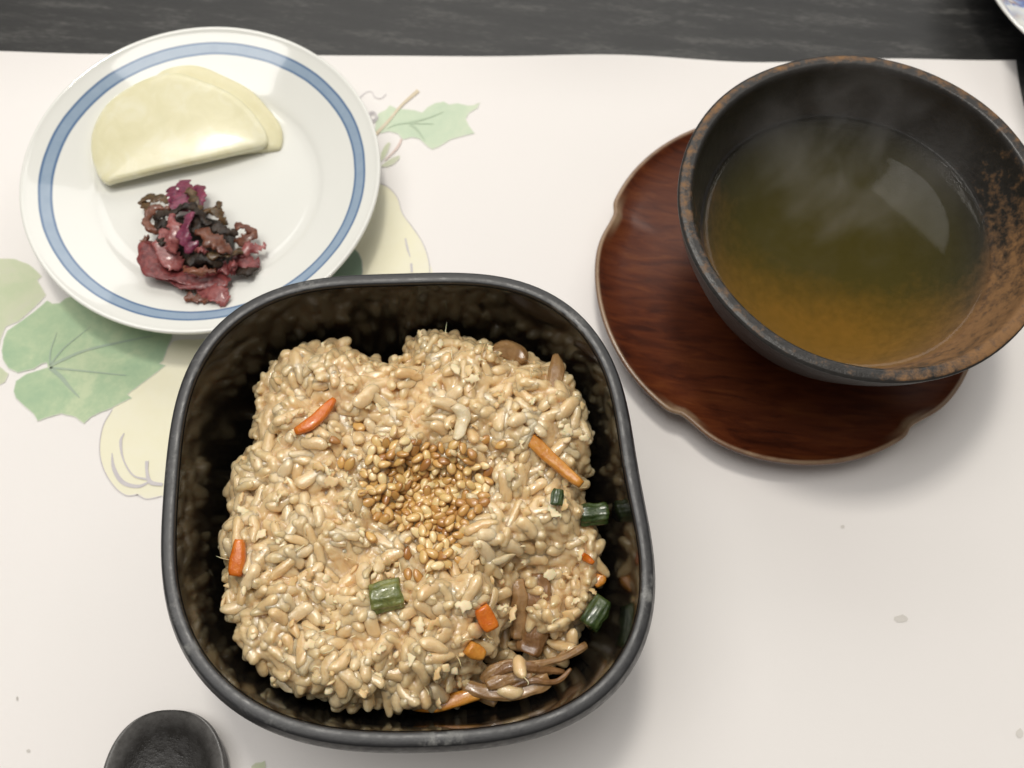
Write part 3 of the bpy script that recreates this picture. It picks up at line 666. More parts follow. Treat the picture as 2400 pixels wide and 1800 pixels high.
V, F = lathe(profile_curve([(0.0002, 0.006), (0.03, 0.006), (0.040, 0.009), (0.050, 0.0155), (0.0555, 0.0198), (0.0566, 0.0203), (0.0570, 0.0196), (0.0550, 0.0175), (0.045, 0.009), (0.034, 0.004), (0.033, 0.0003), (0.030, 0.0), (0.0002, 0.002)], 48), 96)
link_mesh('dish_body', V, F, M_paint, pp)

# ------------------------------------------------------------------ seasoned rice
def rice_mat(name, island):
    m, nt, b = new_mat(name, (0.6, 0.45, 0.25), 0.3, Subsurface_Weight=1.0, Subsurface_Scale=0.0030, Coat_Weight=1.0, Coat_Roughness=0.11, Coat_IOR=1.6)
    b.inputs['Subsurface Radius'].default_value = (1.0, 0.97, 0.92) if island else (1.0, 1.0, 1.0)
    if island: b.inputs['Subsurface Scale'].default_value = 0.0042
    geo = nd(nt, 'ShaderNodeNewGeometry')
    rnd = noise(nt, 190, geo.outputs['Position'], 2).outputs[0] if island else nd(nt, 'ShaderNodeObjectInfo').outputs['Random']
    n1 = noise(nt, 520, geo.outputs['Position'], 4, 0.6, 0.4); n2 = noise(nt, 34, geo.outputs['Position'], 2); n3 = noise(nt, 1300, geo.outputs['Position'], 3)
    c = ramp(nt, rnd, [(0.0, (0.72, 0.485, 0.24)), (0.3, (0.755, 0.535, 0.285)), (0.6, (0.78, 0.57, 0.32)), (0.85, (0.80, 0.605, 0.36)), (1.0, (0.82, 0.65, 0.43))])
    c = mixc(nt, math_(nt, 'MULTIPLY', n2.outputs[0], 0.5), c, (0.77, 0.53, 0.265))
    c = mixc(nt, ramp(nt, n1.outputs[0], [(0.55, g3(0)), (0.8, g3(0.35))]), c, (0.82, 0.70, 0.46))
    nt.links.new(c, b.inputs['Base Color'])
    bump(nt, b, math_(nt, 'ADD', n1.outputs[0], math_(nt, 'MULTIPLY', n3.outputs[0], 0.45)), 0.5, 0.0006)
    n5 = noise(nt, 620, geo.outputs['Position'], 3, 0.55, 0.8); bn = nd(nt, 'ShaderNodeBump'); bn.inputs['Strength'].default_value = 0.42; bn.inputs['Distance'].default_value = 0.0007
    nt.links.new(n5.outputs[0], bn.inputs['Height']); nt.links.new(bn.outputs[0], b.inputs['Coat Normal'])
    return m
M_rice, M_rice_s = rice_mat('rice', False), rice_mat('rice_mass', True)

poly_d = [(560, 800), (600, 770), (655, 748), (715, 732), (770, 758), (815, 775), (852, 776), (878, 742), (884, 706), (935, 698), (985, 712), (1040, 728), (1085, 748), (1130, 768), (1180, 775), (1225, 790), (1265, 812), (1320, 842), (1315, 900), (1298, 965), (1262, 1020), (1250, 1060), (1285, 1130), (1296, 1200), (1285, 1255), (1262, 1318), (1200, 1350), (1160, 1330), (1148, 1265), (1118, 1238), (1098, 1270), (1085, 1320), (1058, 1390), (1015, 1440), (975, 1480), (905, 1528), (835, 1552), (720, 1542), (612, 1525), (545, 1488), (516, 1420), (486, 1340), (480, 1290), (496, 1215), (470, 1188), (492, 1130), (500, 1010), (552, 950), (552, 870)]
def mk_poly(pd, z): return np.array([dp(x, y, z).xy[:] for x, y in pd])
POLY = mk_poly(poly_d, 0.044)
def poly_dist(P, Q):
    """signed distance, positive inside"""
    best = np.full(len(P), 1e9); ins = np.zeros(len(P), bool); n = len(Q)
    for i in range(n):
        a, c = Q[i], Q[(i + 1) % n]; e = c - a; wv = P - a
        t = np.clip((wv @ e) / (e @ e), 0, 1); dd = wv - t[:, None] * e
        best = np.minimum(best, np.hypot(dd[:, 0], dd[:, 1]))
        cond = ((a[1] > P[:, 1]) != (c[1] > P[:, 1])) & (P[:, 0] < (c[0] - a[0]) * (P[:, 1] - a[1]) / (c[1] - a[1] + 1e-15) + a[0])
        ins ^= cond
    return np.where(ins, best, -best)
def fbm(P, sc, off=0.0): return np.array([mnoise.noise(Vector((x * sc + off, y * sc - off, off * 0.7))) for x, y in P])
SES = dp(925, 1085, 0.046).xy
LOW = dp(1205, 1255, 0.040).xy
def dart(Q, mind, tries, margin, fill):
    lo_, hi_ = Q.min(0) - margin, Q.max(0) + margin; cell = {}; out = []
    cand = rng.uniform(lo_, hi_, (tries, 2)); dist = poly_dist(cand, Q)
    for c_, d_ in zip(cand, dist):
        if d_ < -margin: continue
        k = (int(c_[0] / mind), int(c_[1] / mind)); ok = True
        for a in (-1, 0, 1):
            for bq in (-1, 0, 1):
                for o_ in cell.get((k[0] + a, k[1] + bq), ()):
                    if (o_[0] - c_[0]) ** 2 + (o_[1] - c_[1]) ** 2 < mind * mind: ok = False
        if ok: cell.setdefault(k, []).append(c_); out.append((c_[0], c_[1], d_))
    return np.array(out)
CL = dart(POLY, 0.0088, 2500, 0.002, 1); CLH = rng.uniform(-0.0020, 0.0022, len(CL)); CLR = rng.uniform(0.0068, 0.0098, len(CL))
def top_h(P, d):
    dd = np.hypot(P[:, 0][:, None] - CL[None, :, 0], P[:, 1][:, None] - CL[None, :, 1])
    lump = np.max(CLH[None] + 0.0050 * np.maximum(0, 1 - (dd / CLR[None]) ** 2) - 0.02 * np.maximum(0, dd - CLR[None]), 1)
    r = np.hypot(P[:, 0] - SES.x, P[:, 1] - SES.y)
    hh = 0.0465 + 0.0022 * fbm(P, 60, 3.1) + lump * np.clip((r - 0.006) / 0.010, 0.15, 1) - 0.0042 * np.exp(-(r / 0.013) ** 2)
    rl = np.hypot(P[:, 0] - LOW.x, P[:, 1] - LOW.y); hh -= 0.0100 * np.exp(-(rl / 0.013) ** 2)
    k = np.clip(1 - d / 0.012, 0, 1)
    return hh - 0.011 * k ** 2
# --- grain shapes
def grain_mesh(k):
    rg = random.Random(100 + k); nR, nS = 12, 12
    ln, wd, tk = rg.uniform(0.0072, 0.0094), rg.uniform(0.0030, 0.0036), rg.uniform(0.0025, 0.0030)
    bend = rg.uniform(-0.0006, 0.0006); V = []; F = []
    bl = rg.uniform(2.6, 4.6); ofs = Vector((rg.uniform(0, 50), rg.uniform(0, 50), 0))
    for i in range(nR + 1):
        t = -1 + 2 * i / nR; t = math.sin(t * math.pi / 2)
        f = max(0.0, 1 - abs(t) ** bl) ** 0.5
        f *= 1 - 0.10 * t + 0.06 * math.sin(3 * t + k)
        for j in range(nS):
            a = 2 * math.pi * j / nS
            p = Vector((t * ln / 2, f * wd / 2 * math.cos(a) + bend * (1 - t * t), f * tk / 2 * math.sin(a)))
            p += Vector(mnoise.noise_vector(p * 300 + ofs)) * 0.00045 + Vector(mnoise.noise_vector(p * 700 + ofs)) * 0.00022
            V.append(p)
    for i in range(nR):
        for j in range(nS):
            q = (j + 1) % nS; F.append((i * nS + j, (i + 1) * nS + j, (i + 1) * nS + q, i * nS + q))
    return np.array([v[:] for v in V]), F
NG = 22
GR = [grain_mesh(k) for k in range(NG)]
GF = np.array(GR[0][1])
def basis_from(n, ang, tilt):
    n = Vector(n).normalized(); t = n.cross(Vector((math.cos(ang), math.sin(ang), 0.01))).normalized(); bt = n.cross(t)
    x = t * math.cos(tilt) + n * math.sin(tilt); y = bt; z = x.cross(y)
    return Matrix((x, y, z)).transposed()
grains = []   # (variant, pos, rot3x3, scale)
def add_layer(S_, hf, dz, jz, tl_):
    P2 = S_[:, :2]; e = 0.0015
    h0 = hf(P2, S_[:, 2]); hx = hf(P2 + [e, 0], poly_dist(P2 + [e, 0], POLY)); hy = hf(P2 + [0, e], poly_dist(P2 + [0, e], POLY))
    for i in range(len(P2)):
        nrm = Vector((-(hx[i] - h0[i]) / e, -(hy[i] - h0[i]) / e, 1.0))
        kc = int(np.argmin((CL[:, 0] - P2[i, 0]) ** 2 + (CL[:, 1] - P2[i, 1]) ** 2))
        M3 = basis_from(nrm, kc * 2.4 + random.gauss(0, 0.75), random.gauss(0, tl_))
        grains.append((random.randrange(NG), Vector((P2[i, 0], P2[i, 1], h0[i] + dz + random.uniform(-jz, jz))), M3, random.uniform(0.74, 1.18)))
add_layer(dart(POLY, 0.0029, 16000, 0.0, 1), top_h, 0.0, 0.0011, 0.27)
add_layer(dart(POLY, 0.0031, 16000, 0.0, 1), top_h, -0.0011, 0.0006, 0.3)
add_layer(dart(POLY, 0.0031, 8000, 0.0, 1), top_h, -0.0026, 0.0007, 0.4)
# steep sides of the mound down into the bowl
n = len(POLY)
for i in range(n):
    a, c_ = Vector(POLY[i]), Vector(POLY[(i + 1) % n]); L_ = (c_ - a).length
    nout = Vector(((c_ - a).y, -(c_ - a).x)).normalized()
    tst = poly_dist(np.array([(a + c_)[:]]) / 2 + np.array([nout[:]]) * 0.001, POLY)[0]
    if tst > 0: nout = -nout
    for _ in range(int(L_ / 0.0030 * 9) + 1):
        t = random.random(); dpt = random.random() ** 1.1
        zt_ = 0.0395 - dpt * 0.019
        p = a.lerp(c_, t) + nout * (random.uniform(-0.0022, 0.0006) - 0.0015 * dpt)
        nr3 = Vector((nout.x, nout.y, 0.45)) + Vector((random.gauss(0, .25), random.gauss(0, .25), random.gauss(0, .2)))
        grains.append((random.randrange(NG), Vector((p.x, p.y, zt_)), basis_from(nr3, random.uniform(0, 6.28), random.gauss(0, .35)), random.uniform(0.88, 1.1)))
# loose rice low in the near right corner, and a few grains along the wall
POLY2 = mk_poly([(1090, 1300), (1180, 1330), (1275, 1300), (1300, 1330), (1290, 1420), (1225, 1490), (1120, 1540), (1010, 1560), (960, 1540), (1030, 1450)], 0.026)
low = dart(POLY2, 0.0036, 1500, 0.0, 1)
for x, y, d_ in low:
    grains.append((random.randrange(NG), Vector((x, y, 0.0235 + random.uniform(-0.002, 0.003))), basis_from((random.gauss(0, .3), random.gauss(0, .3), 1), random.uniform(0, 6.28), random.gauss(0, .4)), random.uniform(0.9, 1.1)))
for x, y, z in ((1124, 1440, 0.0420), (1112, 1508, 0.0385), (1238, 1388, 0.034), (1215, 1395, 0.034), (1222, 1372, 0.031), (1245, 1410, 0.028), (1275, 1400, 0.027), (1190, 1480, 0.028), (1225, 1440, 0.028), (590, 1545, 0.030), (1010, 1555, 0.03), (760, 1565, 0.03), (650, 1555, 0.03), (930, 1560, 0.03)):
    grains.append((random.randrange(NG), dp(x, y, z), basis_from((random.gauss(0, .3), random.gauss(0, .3), 1), random.uniform(0, 6.28), random.gauss(0, .4)), 1.05))
# a solid heart under the grains
xs = np.linspace(POLY[:, 0].min(), POLY[:, 0].max(), 46); ys = np.linspace(POLY[:, 1].min(), POLY[:, 1].max(), 46)
GX = np.array([(x, y) for y in ys for x in xs]); gd = poly_dist(GX, POLY)
gh = np.where(gd > 0.0025, top_h(GX, np.maximum(gd, 0)) - 0.0022, 0.012)
gh = np.clip(gh, 0.012, None)

# nothing in the bowl may pass through its wall
_iz = [q[1] + Z0 for q in inner][::-1]; _ii = [q[0] for q in inner][::-1]; _ir = [q[2] for q in inner][::-1]
def wall_r(x, y, z):
    a = math.atan2(y - BC.y, x - BC.x) % (2 * math.pi)
    r = float(np.interp(a, np.append(bth, 2 * math.pi), np.append(brad, brad[0]))); k = float(np.interp(z, _iz, _ir))
    return r * (1 - k) + BMEAN * k - float(np.interp(z, _iz, _ii))
def inside_wall(p, gap):
    z = max(p.z, _iz[0] + 0.0018); r = math.hypot(p.x - BC.x, p.y - BC.y); m_ = wall_r(p.x, p.y, z - 0.0012) - gap
    k = min(1.0, m_ / max(r, 1e-6))
    return Vector((BC.x + (p.x - BC.x) * k, BC.y + (p.y - BC.y) * k, z))
grains = [(v, inside_wall(p, 0.0050), M3, s_) for v, p, M3, s_ in grains]
gh = np.maximum(gh, 0.020)
for i_ in range(len(GX)):
    q_ = inside_wall(Vector((GX[i_, 0], GX[i_, 1], gh[i_])), 0.002); GX[i_] = q_.xy[:]
def grain_world(g):
    v, p, M3, s_ = g
    return (np.array(M3) @ (GR[v][0] * s_).T).T + np.array(p[:])
GW = [grain_world(g) for g in grains]
nv = len(GR[0][0])
bverts = np.concatenate(GW); bfaces = np.concatenate([GF + i * nv for i in range(len(grains))])
bvh = BVHTree.FromPolygons([tuple(v) for v in bverts], [tuple(f) for f in bfaces.tolist()])
nf = len(GF)
# count how much of every grain the camera sees
seen = np.zeros(len(grains), int)
for py in range(740, 1710, 6):
    for px in range(480, 1450, 6):
        hit = bvh.ray_cast(EYE, ray(px, py))
        if hit[2] is not None: seen[hit[2] // nf] += 1
order = np.argsort(-seen)
big = set(order[:300].tolist())
mound = thing('seasoned_rice_mound', Vector((BC.x, BC.y, Z0 + 0.0095)), 'mound of glossy brown-seasoned rice heaped in the square black bowl', 'rice')
ML = mound.location
gme = []
for k in range(NG):
    me = bpy.data.meshes.new('rice_grain'); me.from_pydata([tuple(v) for v in GR[k][0]], [], GR[k][1]); me.update()
    me.polygons.foreach_set('use_smooth', [True] * len(me.polygons)); me.materials.append(M_rice); gme.append(me)
for i in sorted(big):
    v, p, M3, s_ = grains[i]
    o = link_data('rice_grain', gme[v], mound)
    o.matrix_local = Matrix.Translation(p - ML - Vector((0, 0, 0.0005))) @ M3.to_4x4() @ Matrix.Scale(s_, 4)
rest = [i for i in range(len(grains)) if i not in big]
rv = np.concatenate([(GW[i] - GW[i].mean(0)) * 1.03 + GW[i].mean(0) for i in rest]) - np.array(ML[:]); rfc = np.concatenate([GF + k * nv for k in range(len(rest))])
o = link_mesh('rice_mass', rv, rfc.tolist(), M_rice_s, mound); o['kind'] = 'stuff'
md = o.modifiers.new('stick', 'REMESH'); md.mode = 'VOXEL'; md.voxel_size = 0.00030; md.use_smooth_shade = True
md = o.modifiers.new('soften', 'SMOOTH'); md.factor = 0.4; md.iterations = 1
hv = [Vector((x, y, z)) - ML for (x, y), z in zip(GX, gh)]; hf_ = []
for j in range(45):
    for i in range(45):
        a = j * 46 + i
        if max(gd[a], gd[a + 1], gd[a + 46], gd[a + 47]) > 0.0025: hf_.append((a, a + 1, a + 47, a + 46))
link_mesh('rice_heart', hv, hf_, M_rice_s, mound)

def hit(px, py, lift=0.0, zdef=0.03):
    h_ = bvh.ray_cast(EYE, ray(px, py))
    p = h_[0] if h_[0] is not None else at(px, py, zdef)
    return Vector(p) + Vector((0, 0, lift))
def hitd(x, y, lift=0.0, zdef=0.03): return hit(x * D, y * D, lift, zdef)

# crumbs and torn fibres of fish and fried tofu stuck to the grains
m, nt, b = new_mat('flake', (0.66, 0.52, 0.30), 0.45, Subsurface_Weight=0.3, Subsurface_Scale=0.001)
geo = nd(nt, 'ShaderNodeNewGeometry')
nt.links.new(ramp(nt, geo.outputs['Random Per Island'], [(0, (0.66, 0.45, 0.20)), (0.5, (0.76, 0.58, 0.32)), (1, (0.84, 0.73, 0.48))]), b.inputs['Base Color'])
M_flake = m
fv, ff = [], []
def add_solid(V, F):
    o_ = len(fv); fv.extend([Vector(v) - ML for v in V]); ff.extend([tuple(o_ + i for i in f) for f in F])
cnt = 0
while cnt < 220:
    x, y = random.uniform(480, 1320), random.uniform(710, 1550)
    h_ = bvh.ray_cast(EYE, ray(x * D, y * D))
    if h_[0] is None or h_[0].z < 0.034 or (h_[0].xy - SES).length < 0.012: continue
    p = Vector(h_[0]) + Vector((0, 0, 0.0002)); cnt += 1
    a = random.uniform(0, 6.28); dv = Vector((math.cos(a), math.sin(a), random.uniform(-0.2, 0.5)))
    if random.random() < 0.45:
        ln = random.uniform(0.0012, 0.0042); cu = Vector((random.gauss(0, 1), random.gauss(0, 1), random.uniform(0, 1.5))) * ln * 0.22
        V, F = sweep([p, p + dv * ln * 0.5 + cu, p + dv * ln], [0.00035, 0.0003, 0.0001], [0.0003, 0.00025, 0.0001], n=6, seg=5, cap=1)
    else:
        ln = random.uniform(0.0008, 0.0024)
        V, F = sweep([p - dv * ln * 0.5, p + Vector((0, 0, 0.0003)), p + dv * ln * 0.5], [ln * .5, ln * random.uniform(.6, 1.0), ln * .3], ln * 0.34, n=7, seg=8, cap=0.7, rough=0.0009, seed=cnt)
    add_solid(V, F)
cnt = 0
while cnt < 75:
    x, y = random.uniform(480, 1320), random.uniform(710, 1550)
    h_ = bvh.ray_cast(EYE, ray(x * D, y * D))
    if h_[0] is None or h_[0].z < 0.036 or (h_[0].xy - SES).length < 0.013: continue
    cnt += 1; p = Vector(h_[0]) + Vector((0, 0, 0.0003)); a = random.uniform(0, 6.28); ln = random.uniform(0.0022, 0.0046)
    dv = Vector((math.cos(a), math.sin(a), random.uniform(-0.15, 0.25)))
    V, F = sweep([p - dv * ln * 0.5, p + Vector((0, 0, 0.0004)), p + dv * ln * 0.5], [ln * .3, ln * random.uniform(.5, .9), ln * .25], 0.0007, n=10, seg=12, cap=0.6, rough=0.0010, seed=cnt, tear=0.0010, twist0=random.gauss(0, .4))
    add_solid(V, F)
o = link_mesh('flake_crumbs', fv, ff, M_flake, mound); o['kind'] = 'stuff'

# ------------------------------------------------------------------ vegetables in the rice
def veg_mat(name, c1, c2, sc=(1, 1, 1), s=350, rough=0.25, sss=0.25):
    m, nt, b = new_mat(name, c1, rough, Subsurface_Weight=sss, Subsurface_Scale=0.0015, Coat_Weight=0.5, Coat_Roughness=0.12)
    b.inputs['Subsurface Radius'].default_value = (1.0, 0.5, 0.2)
    na = noise(nt, s, objco(nt, sc), 4, 0.6, 0.5)
    nt.links.new(ramp(nt, na.outputs[0], [(0.35, c1), (0.65, c2)]), b.inputs['Base Color'])
    bump(nt, b, noise(nt, s * 2.0, objco(nt, sc), 4, 0.65, 1.0).outputs[0], 0.45, 0.0007); return m
M_car = veg_mat('carrot', (0.60, 0.13, 0.008), (0.70, 0.20, 0.018))
M_car2 = veg_mat('carrot_pale', (0.55, 0.20, 0.02), (0.66, 0.30, 0.05))
M_grn = veg_mat('green_stem', (0.085, 0.11, 0.022), (0.23, 0.24, 0.07))
M_dgr = veg_mat('dark_green_stem', (0.020, 0.042, 0.010), (0.065, 0.095, 0.025))
M_mush = veg_mat('mushroom', (0.17, 0.080, 0.028), (0.30, 0.16, 0.065), s=220)
M_mush2 = veg_mat('mushroom_pale', (0.25, 0.135, 0.052), (0.40, 0.24, 0.105), s=220)
M_tofu = veg_mat('pale_strip', (0.60, 0.46, 0.25), (0.72, 0.62, 0.42), s=300)
KPX = 0.262 / FPX * D      # metres per study pixel at the rice
def strip(name, pts, width, thick, m, label, cat, group, lift=0.0007, zs=None, sq=3.0, twist0=0.0, rough=0.00025, seed=0, cap=0.85, n=14):
    rdg = 0.07 if name == 'mushroom_piece' else 0.0
    P = [hitd(x, y, lift) if zs is None else dp(x, y, zs[i] if isinstance(zs, (list, tuple)) else zs) for i, (x, y) in enumerate(pts)]
    if zs is None:
        zsort = sorted(p.z for p in P); zm = zsort[len(zsort) // 2]
        P = [EYE + (p - EYE) * ((max(min(p.z, zm + 0.0012), zm - 0.0012) - CAM_H) / (p.z - CAM_H)) for p in P]
    P = [inside_wall(p, 0.0012 + 0.5 * KPX * (max(width) if isinstance(width, (list, tuple)) else width)) for p in P]
    c = sum(P, Vector()) / len(P)
    wd = [v * KPX for v in width] if isinstance(width, (list, tuple)) else width * KPX
    tk = [v * KPX for v in thick] if isinstance(thick, (list, tuple)) else thick * KPX
    V, F = sweep([p - c for p in P], wd, tk, n=n, seg=28 if rdg else 16, sq=sq, twist0=twist0, rough=rough, seed=seed, cap=cap, ridge=rdg)
    o = link_mesh(name, V, F, m); o.location = c
    return tag(o, label, cat, group)
CG = 'carrot pieces in the rice'
strip('carrot_strip', [(640, 934), (672, 918), (700, 892), (722, 866)], [20, 30, 28, 16], 20, M_car, 'short curved orange carrot strip upper left of the sesame', 'carrot', CG, 0.0010)
strip('carrot_strip', [(1114, 922), (1165, 970), (1210, 1012), (1255, 1050)], [26, 32, 27, 22], 20, M_car2, 'longest orange carrot stick, fading yellow at one end, right of the sesame', 'carrot', CG, 0.0012)
strip('carrot_strip', [(519, 1168), (516, 1205), (510, 1245)], [22, 34, 30], 26, M_car, 'orange carrot piece at the left edge of the rice mound', 'carrot', CG, 0.0010)
strip('carrot_strip', [(1038, 1312), (1050, 1335), (1062, 1360)], [34, 38, 36], 30, M_car, 'orange carrot chunk between the rice and the upright mushroom', 'carrot', CG, 0.0012)
strip('carrot_strip', [(1010, 1398), (1026, 1408), (1042, 1416)], [32, 36, 28], 28, M_car2, 'small carrot chunk just above the mushroom cluster', 'carrot', CG, 0.0012)
strip('carrot_strip', [(893, 1534), (950, 1520), (1010, 1504), (1040, 1498)], [30, 34, 32, 26], 26, M_car2, 'orange carrot stick at the near edge of the bowl', 'carrot', CG, 0, zs=0.036)
strip('carrot_strip', [(1282, 1262), (1294, 1252), (1308, 1246)], [28, 32, 26], 26, M_car2, 'tiny carrot cube beside the right wall of the bowl', 'carrot', CG, 0, zs=0.036)
strip('carrot_strip', [(1254, 1196), (1266, 1206), (1280, 1218)], [14, 18, 12], 16, M_car, 'thin sliver of carrot above the tiny carrot cube', 'carrot', CG, 0.0005)
GG = 'green stem pieces in the rice'
def stem_piece(x, y, ang, ln, wd, m, label, zs):
    c = inside_wall(dp(x, y, zs), 0.0050); d_ = (dp(x + math.cos(ang) * 40, y - math.sin(ang) * 40, zs) - c).normalized()
    n_, sg = 10, 36; rings = []; sd_ = d_.cross(Vector((0, 0, 1))).normalized(); up = sd_.cross(d_)
    for i in range(n_):
        t = -0.5 + i / (n_ - 1); k = 0.93 if i in (0, n_ - 1) else 1
        rings.append([d_ * (t * ln * KPX) + (sd_ * math.cos(b_) + up * (0.72 * math.sin(b_))) * (wd * KPX / 2 * k * (1 + 0.07 * math.cos(9 * b_) + 0.04 * math.cos(4 * b_ + 1)))
                      for b_ in [2 * math.pi * j / sg for j in range(sg)]])
    rings = [[q + Vector(mnoise.noise_vector((q + c) * 320)) * 0.0007 for q in rg_] for rg_ in rings]
    V, F = loft(rings, True, True); o = link_mesh('green_stem_piece', V, F, m); o.location = c
    return tag(o, label, 'greens', GG)
gp = hitd(835, 1288).z
stem_piece(834, 1288, R(15), 66, 60, M_grn, 'ridged olive-green stem piece just below the sesame', gp + 0.0018)
stem_piece(1203, 1074, R(80), 34, 26, M_dgr, 'small green stem piece under the end of the longest carrot stick', hitd(1203, 1074).z + 0.0006)
stem_piece(1290, 1326, R(62), 68, 44, M_dgr, 'dark green stem piece low beside the right bowl wall', 0.041)
stem_piece(1308, 1112, R(10), 62, 50, M_dgr, 'dark green stem piece wedged against the right bowl wall', 0.044)
MG = 'mushroom pieces in the rice'
strip('mushroom_piece', [(1165, 1238), (1160, 1300), (1152, 1360), (1140, 1412)], [42, 66, 70, 54], 24, M_mush, 'broad brown mushroom stem standing in the gap right of the rice', 'mushroom', MG, zs=[0.039, 0.037, 0.034, 0.033], sq=2.3, seed=3, rough=0.0010, n=24)
strip('mushroom_piece', [(1118, 1250), (1122, 1310), (1118, 1380)], [34, 44, 36], 30, M_mush2, 'narrow brown mushroom stem left of the broad upright one', 'mushroom', MG, zs=[0.039, 0.036, 0.033], sq=2.3, seed=4, rough=0.0009, n=22)
strip('mushroom_piece', [(1002, 1482), (1050, 1494), (1110, 1498), (1190, 1472)], [30, 32, 30, 40], 18, M_mush2, 'thick tan mushroom stem lying across the cluster in the near right corner', 'mushroom', MG, zs=0.037, sq=2.2, seed=5, rough=0.0006, n=22)
strip('mushroom_piece', [(1040, 1470), (1080, 1440), (1140, 1434), (1210, 1424), (1272, 1398)], [22, 24, 18, 14, 18], 14, M_mush2, 'thin long mushroom strand reaching towards the right bowl corner', 'mushroom', MG, zs=[0.037, 0.039, 0.039, 0.037, 0.036], sq=2.1, seed=6, rough=0.0005, n=24)
strip('mushroom_piece', [(1060, 1462), (1110, 1440), (1170, 1446), (1232, 1464)], [18, 22, 20, 12], 14, M_mush, 'thin mushroom strand curving down to the right in the cluster', 'mushroom', MG, zs=[0.038, 0.0395, 0.038, 0.035], sq=2.1, seed=7, rough=0.0005, n=22)
strip('mushroom_piece', [(1050, 1482), (1100, 1462), (1150, 1462)], [30, 34, 20], 20, M_mush2, 'short pale mushroom strand in the middle of the cluster', 'mushroom', MG, zs=0.0382, sq=2.1, seed=8, rough=0.0006, n=20)
strip('mushroom_piece', [(1010, 1540), (1055, 1525), (1080, 1540), (1092, 1532)], [18, 40, 58, 30], 22, M_mush2, 'small mushroom cap under the thick tan stem', 'mushroom', MG, zs=0.033, sq=2.0, seed=9, rough=0.0008, n=20)
strip('mushroom_piece', [(1062, 770), (1090, 760), (1120, 770), (1132, 785)], [30, 52, 44, 24], 30, M_mush2, 'light brown mushroom cap at the far edge of the rice', 'mushroom', MG, lift=0.0012, sq=2.0, seed=10)
strip('mushroom_piece', [(1208, 762), (1202, 800), (1192, 850)], [16, 38, 32], 12, M_mush2, 'upright thin mushroom slice near the far right corner of the bowl', 'mushroom', MG, lift=0.0012, sq=2.2, seed=11)
strip('mushroom_piece', [(1090, 1492), (1150, 1470), (1205, 1476), (1240, 1450)], [10, 14, 12, 9], 10, M_mush, 'hair-thin mushroom strand near the right end of the cluster', 'mushroom', MG, zs=[0.0375, 0.039, 0.037, 0.036], sq=2.1, seed=21, rough=0.0005, n=22)
strip('mushroom_piece', [(1120, 1420), (1150, 1440), (1190, 1430), (1225, 1408)], [12, 16, 12, 8], 10, M_mush2, 'slim mushroom strand just above the cluster, under the upright stem', 'mushroom', MG, zs=[0.0375, 0.0385, 0.037, 0.036], sq=2.1, seed=22, rough=0.0005, n=22)
TG = 'pale strips in the rice'
strip('pale_tofu_strip', [(502, 1190), (490, 1240), (468, 1300)], [14, 28, 18], 10, M_tofu, 'whitish translucent strip hanging off the left side of the rice', 'tofu strip', TG, zs=[0.037, 0.034, 0.031], seed=12, sq=2.2)
strip('pale_tofu_strip', [(592, 1482), (602, 1508), (618, 1534)], [24, 28, 16], 14, M_tofu, 'pale torn strip at the lower left of the rice mound', 'tofu strip', TG, zs=0.041, seed=13, sq=2.2, rough=0.0006)
strip('pale_tofu_strip', [(978, 876), (1000, 900), (996, 930), (984, 946)], [22, 30, 26, 16], 14, M_tofu, 'crumbly cream-white flake above the sesame seeds', 'tofu strip', TG, lift=0.0008, seed=14, sq=2.0, rough=0.0011)
strip('pale_tofu_strip', [(1062, 1218), (1090, 1208), (1112, 1202)], [16, 20, 8], 12, M_tofu, 'small yellowish torn flake right of and below the sesame', 'tofu strip', TG, lift=0.0008, seed=15, sq=2.0, rough=0.0008)
strip('pale_tofu_strip', [(1222, 772), (1230, 800), (1226, 818)], [10, 18, 12], 12, M_tofu, 'tiny white flake beside the upright mushroom slice', 'tofu strip', TG, lift=0.001, seed=16, sq=2.0, rough=0.0007)
strip('pale_tofu_strip', [(1252, 852), (1278, 864), (1302, 862)], [34, 48, 40], 12, M_tofu, 'flat pale piece at the far right edge of the rice', 'tofu strip', TG, lift=0.001, seed=17, sq=2.6, rough=0.0005)

# ------------------------------------------------------------------ toasted sesame seeds
def seed_mesh(k):
    rg = random.Random(900 + k); nR, nS = 9, 10; V = []; F = []
    ln, wd, tk = rg.uniform(0.0033, 0.0038), rg.uniform(0.0021, 0.0025), rg.uniform(0.0013, 0.0016)
    for i in range(nR + 1):
        t = -1 + 2 * i / nR; t = math.sin(t * math.pi / 2)
        f = max(0.0, 1 - abs(t) ** 2.2) ** 0.5 * (1 - 0.26 * t)
        for j in range(nS):
            a = 2 * math.pi * j / nS
            V.append((t * ln / 2, f * wd / 2 * math.cos(a), f * tk / 2 * math.sin(a)))
    for i in range(nR):
        for j in range(nS):
            q = (j + 1) % nS; F.append((i * nS + j, (i + 1) * nS + j, (i + 1) * nS + q, i * nS + q))
    return V, F
m, nt, b = new_mat('toasted_sesame', (0.6, 0.4, 0.2), 0.28, Subsurface_Weight=0.15, Subsurface_Scale=0.001, Coat_Weight=0.7, Coat_Roughness=0.12)
rnd = nd(nt, 'ShaderNodeObjectInfo').outputs['Random']; co = objco(nt)
c = ramp(nt, rnd, [(0, (0.36, 0.15, 0.035)), (0.15, (0.52, 0.27, 0.07)), (0.5, (0.67, 0.41, 0.13)), (0.8, (0.77, 0.54, 0.22)), (1, (0.86, 0.68, 0.36))])
n1 = noise(nt, 800, co, 4, 0.6, 0.8); sx = sep(nt, co)
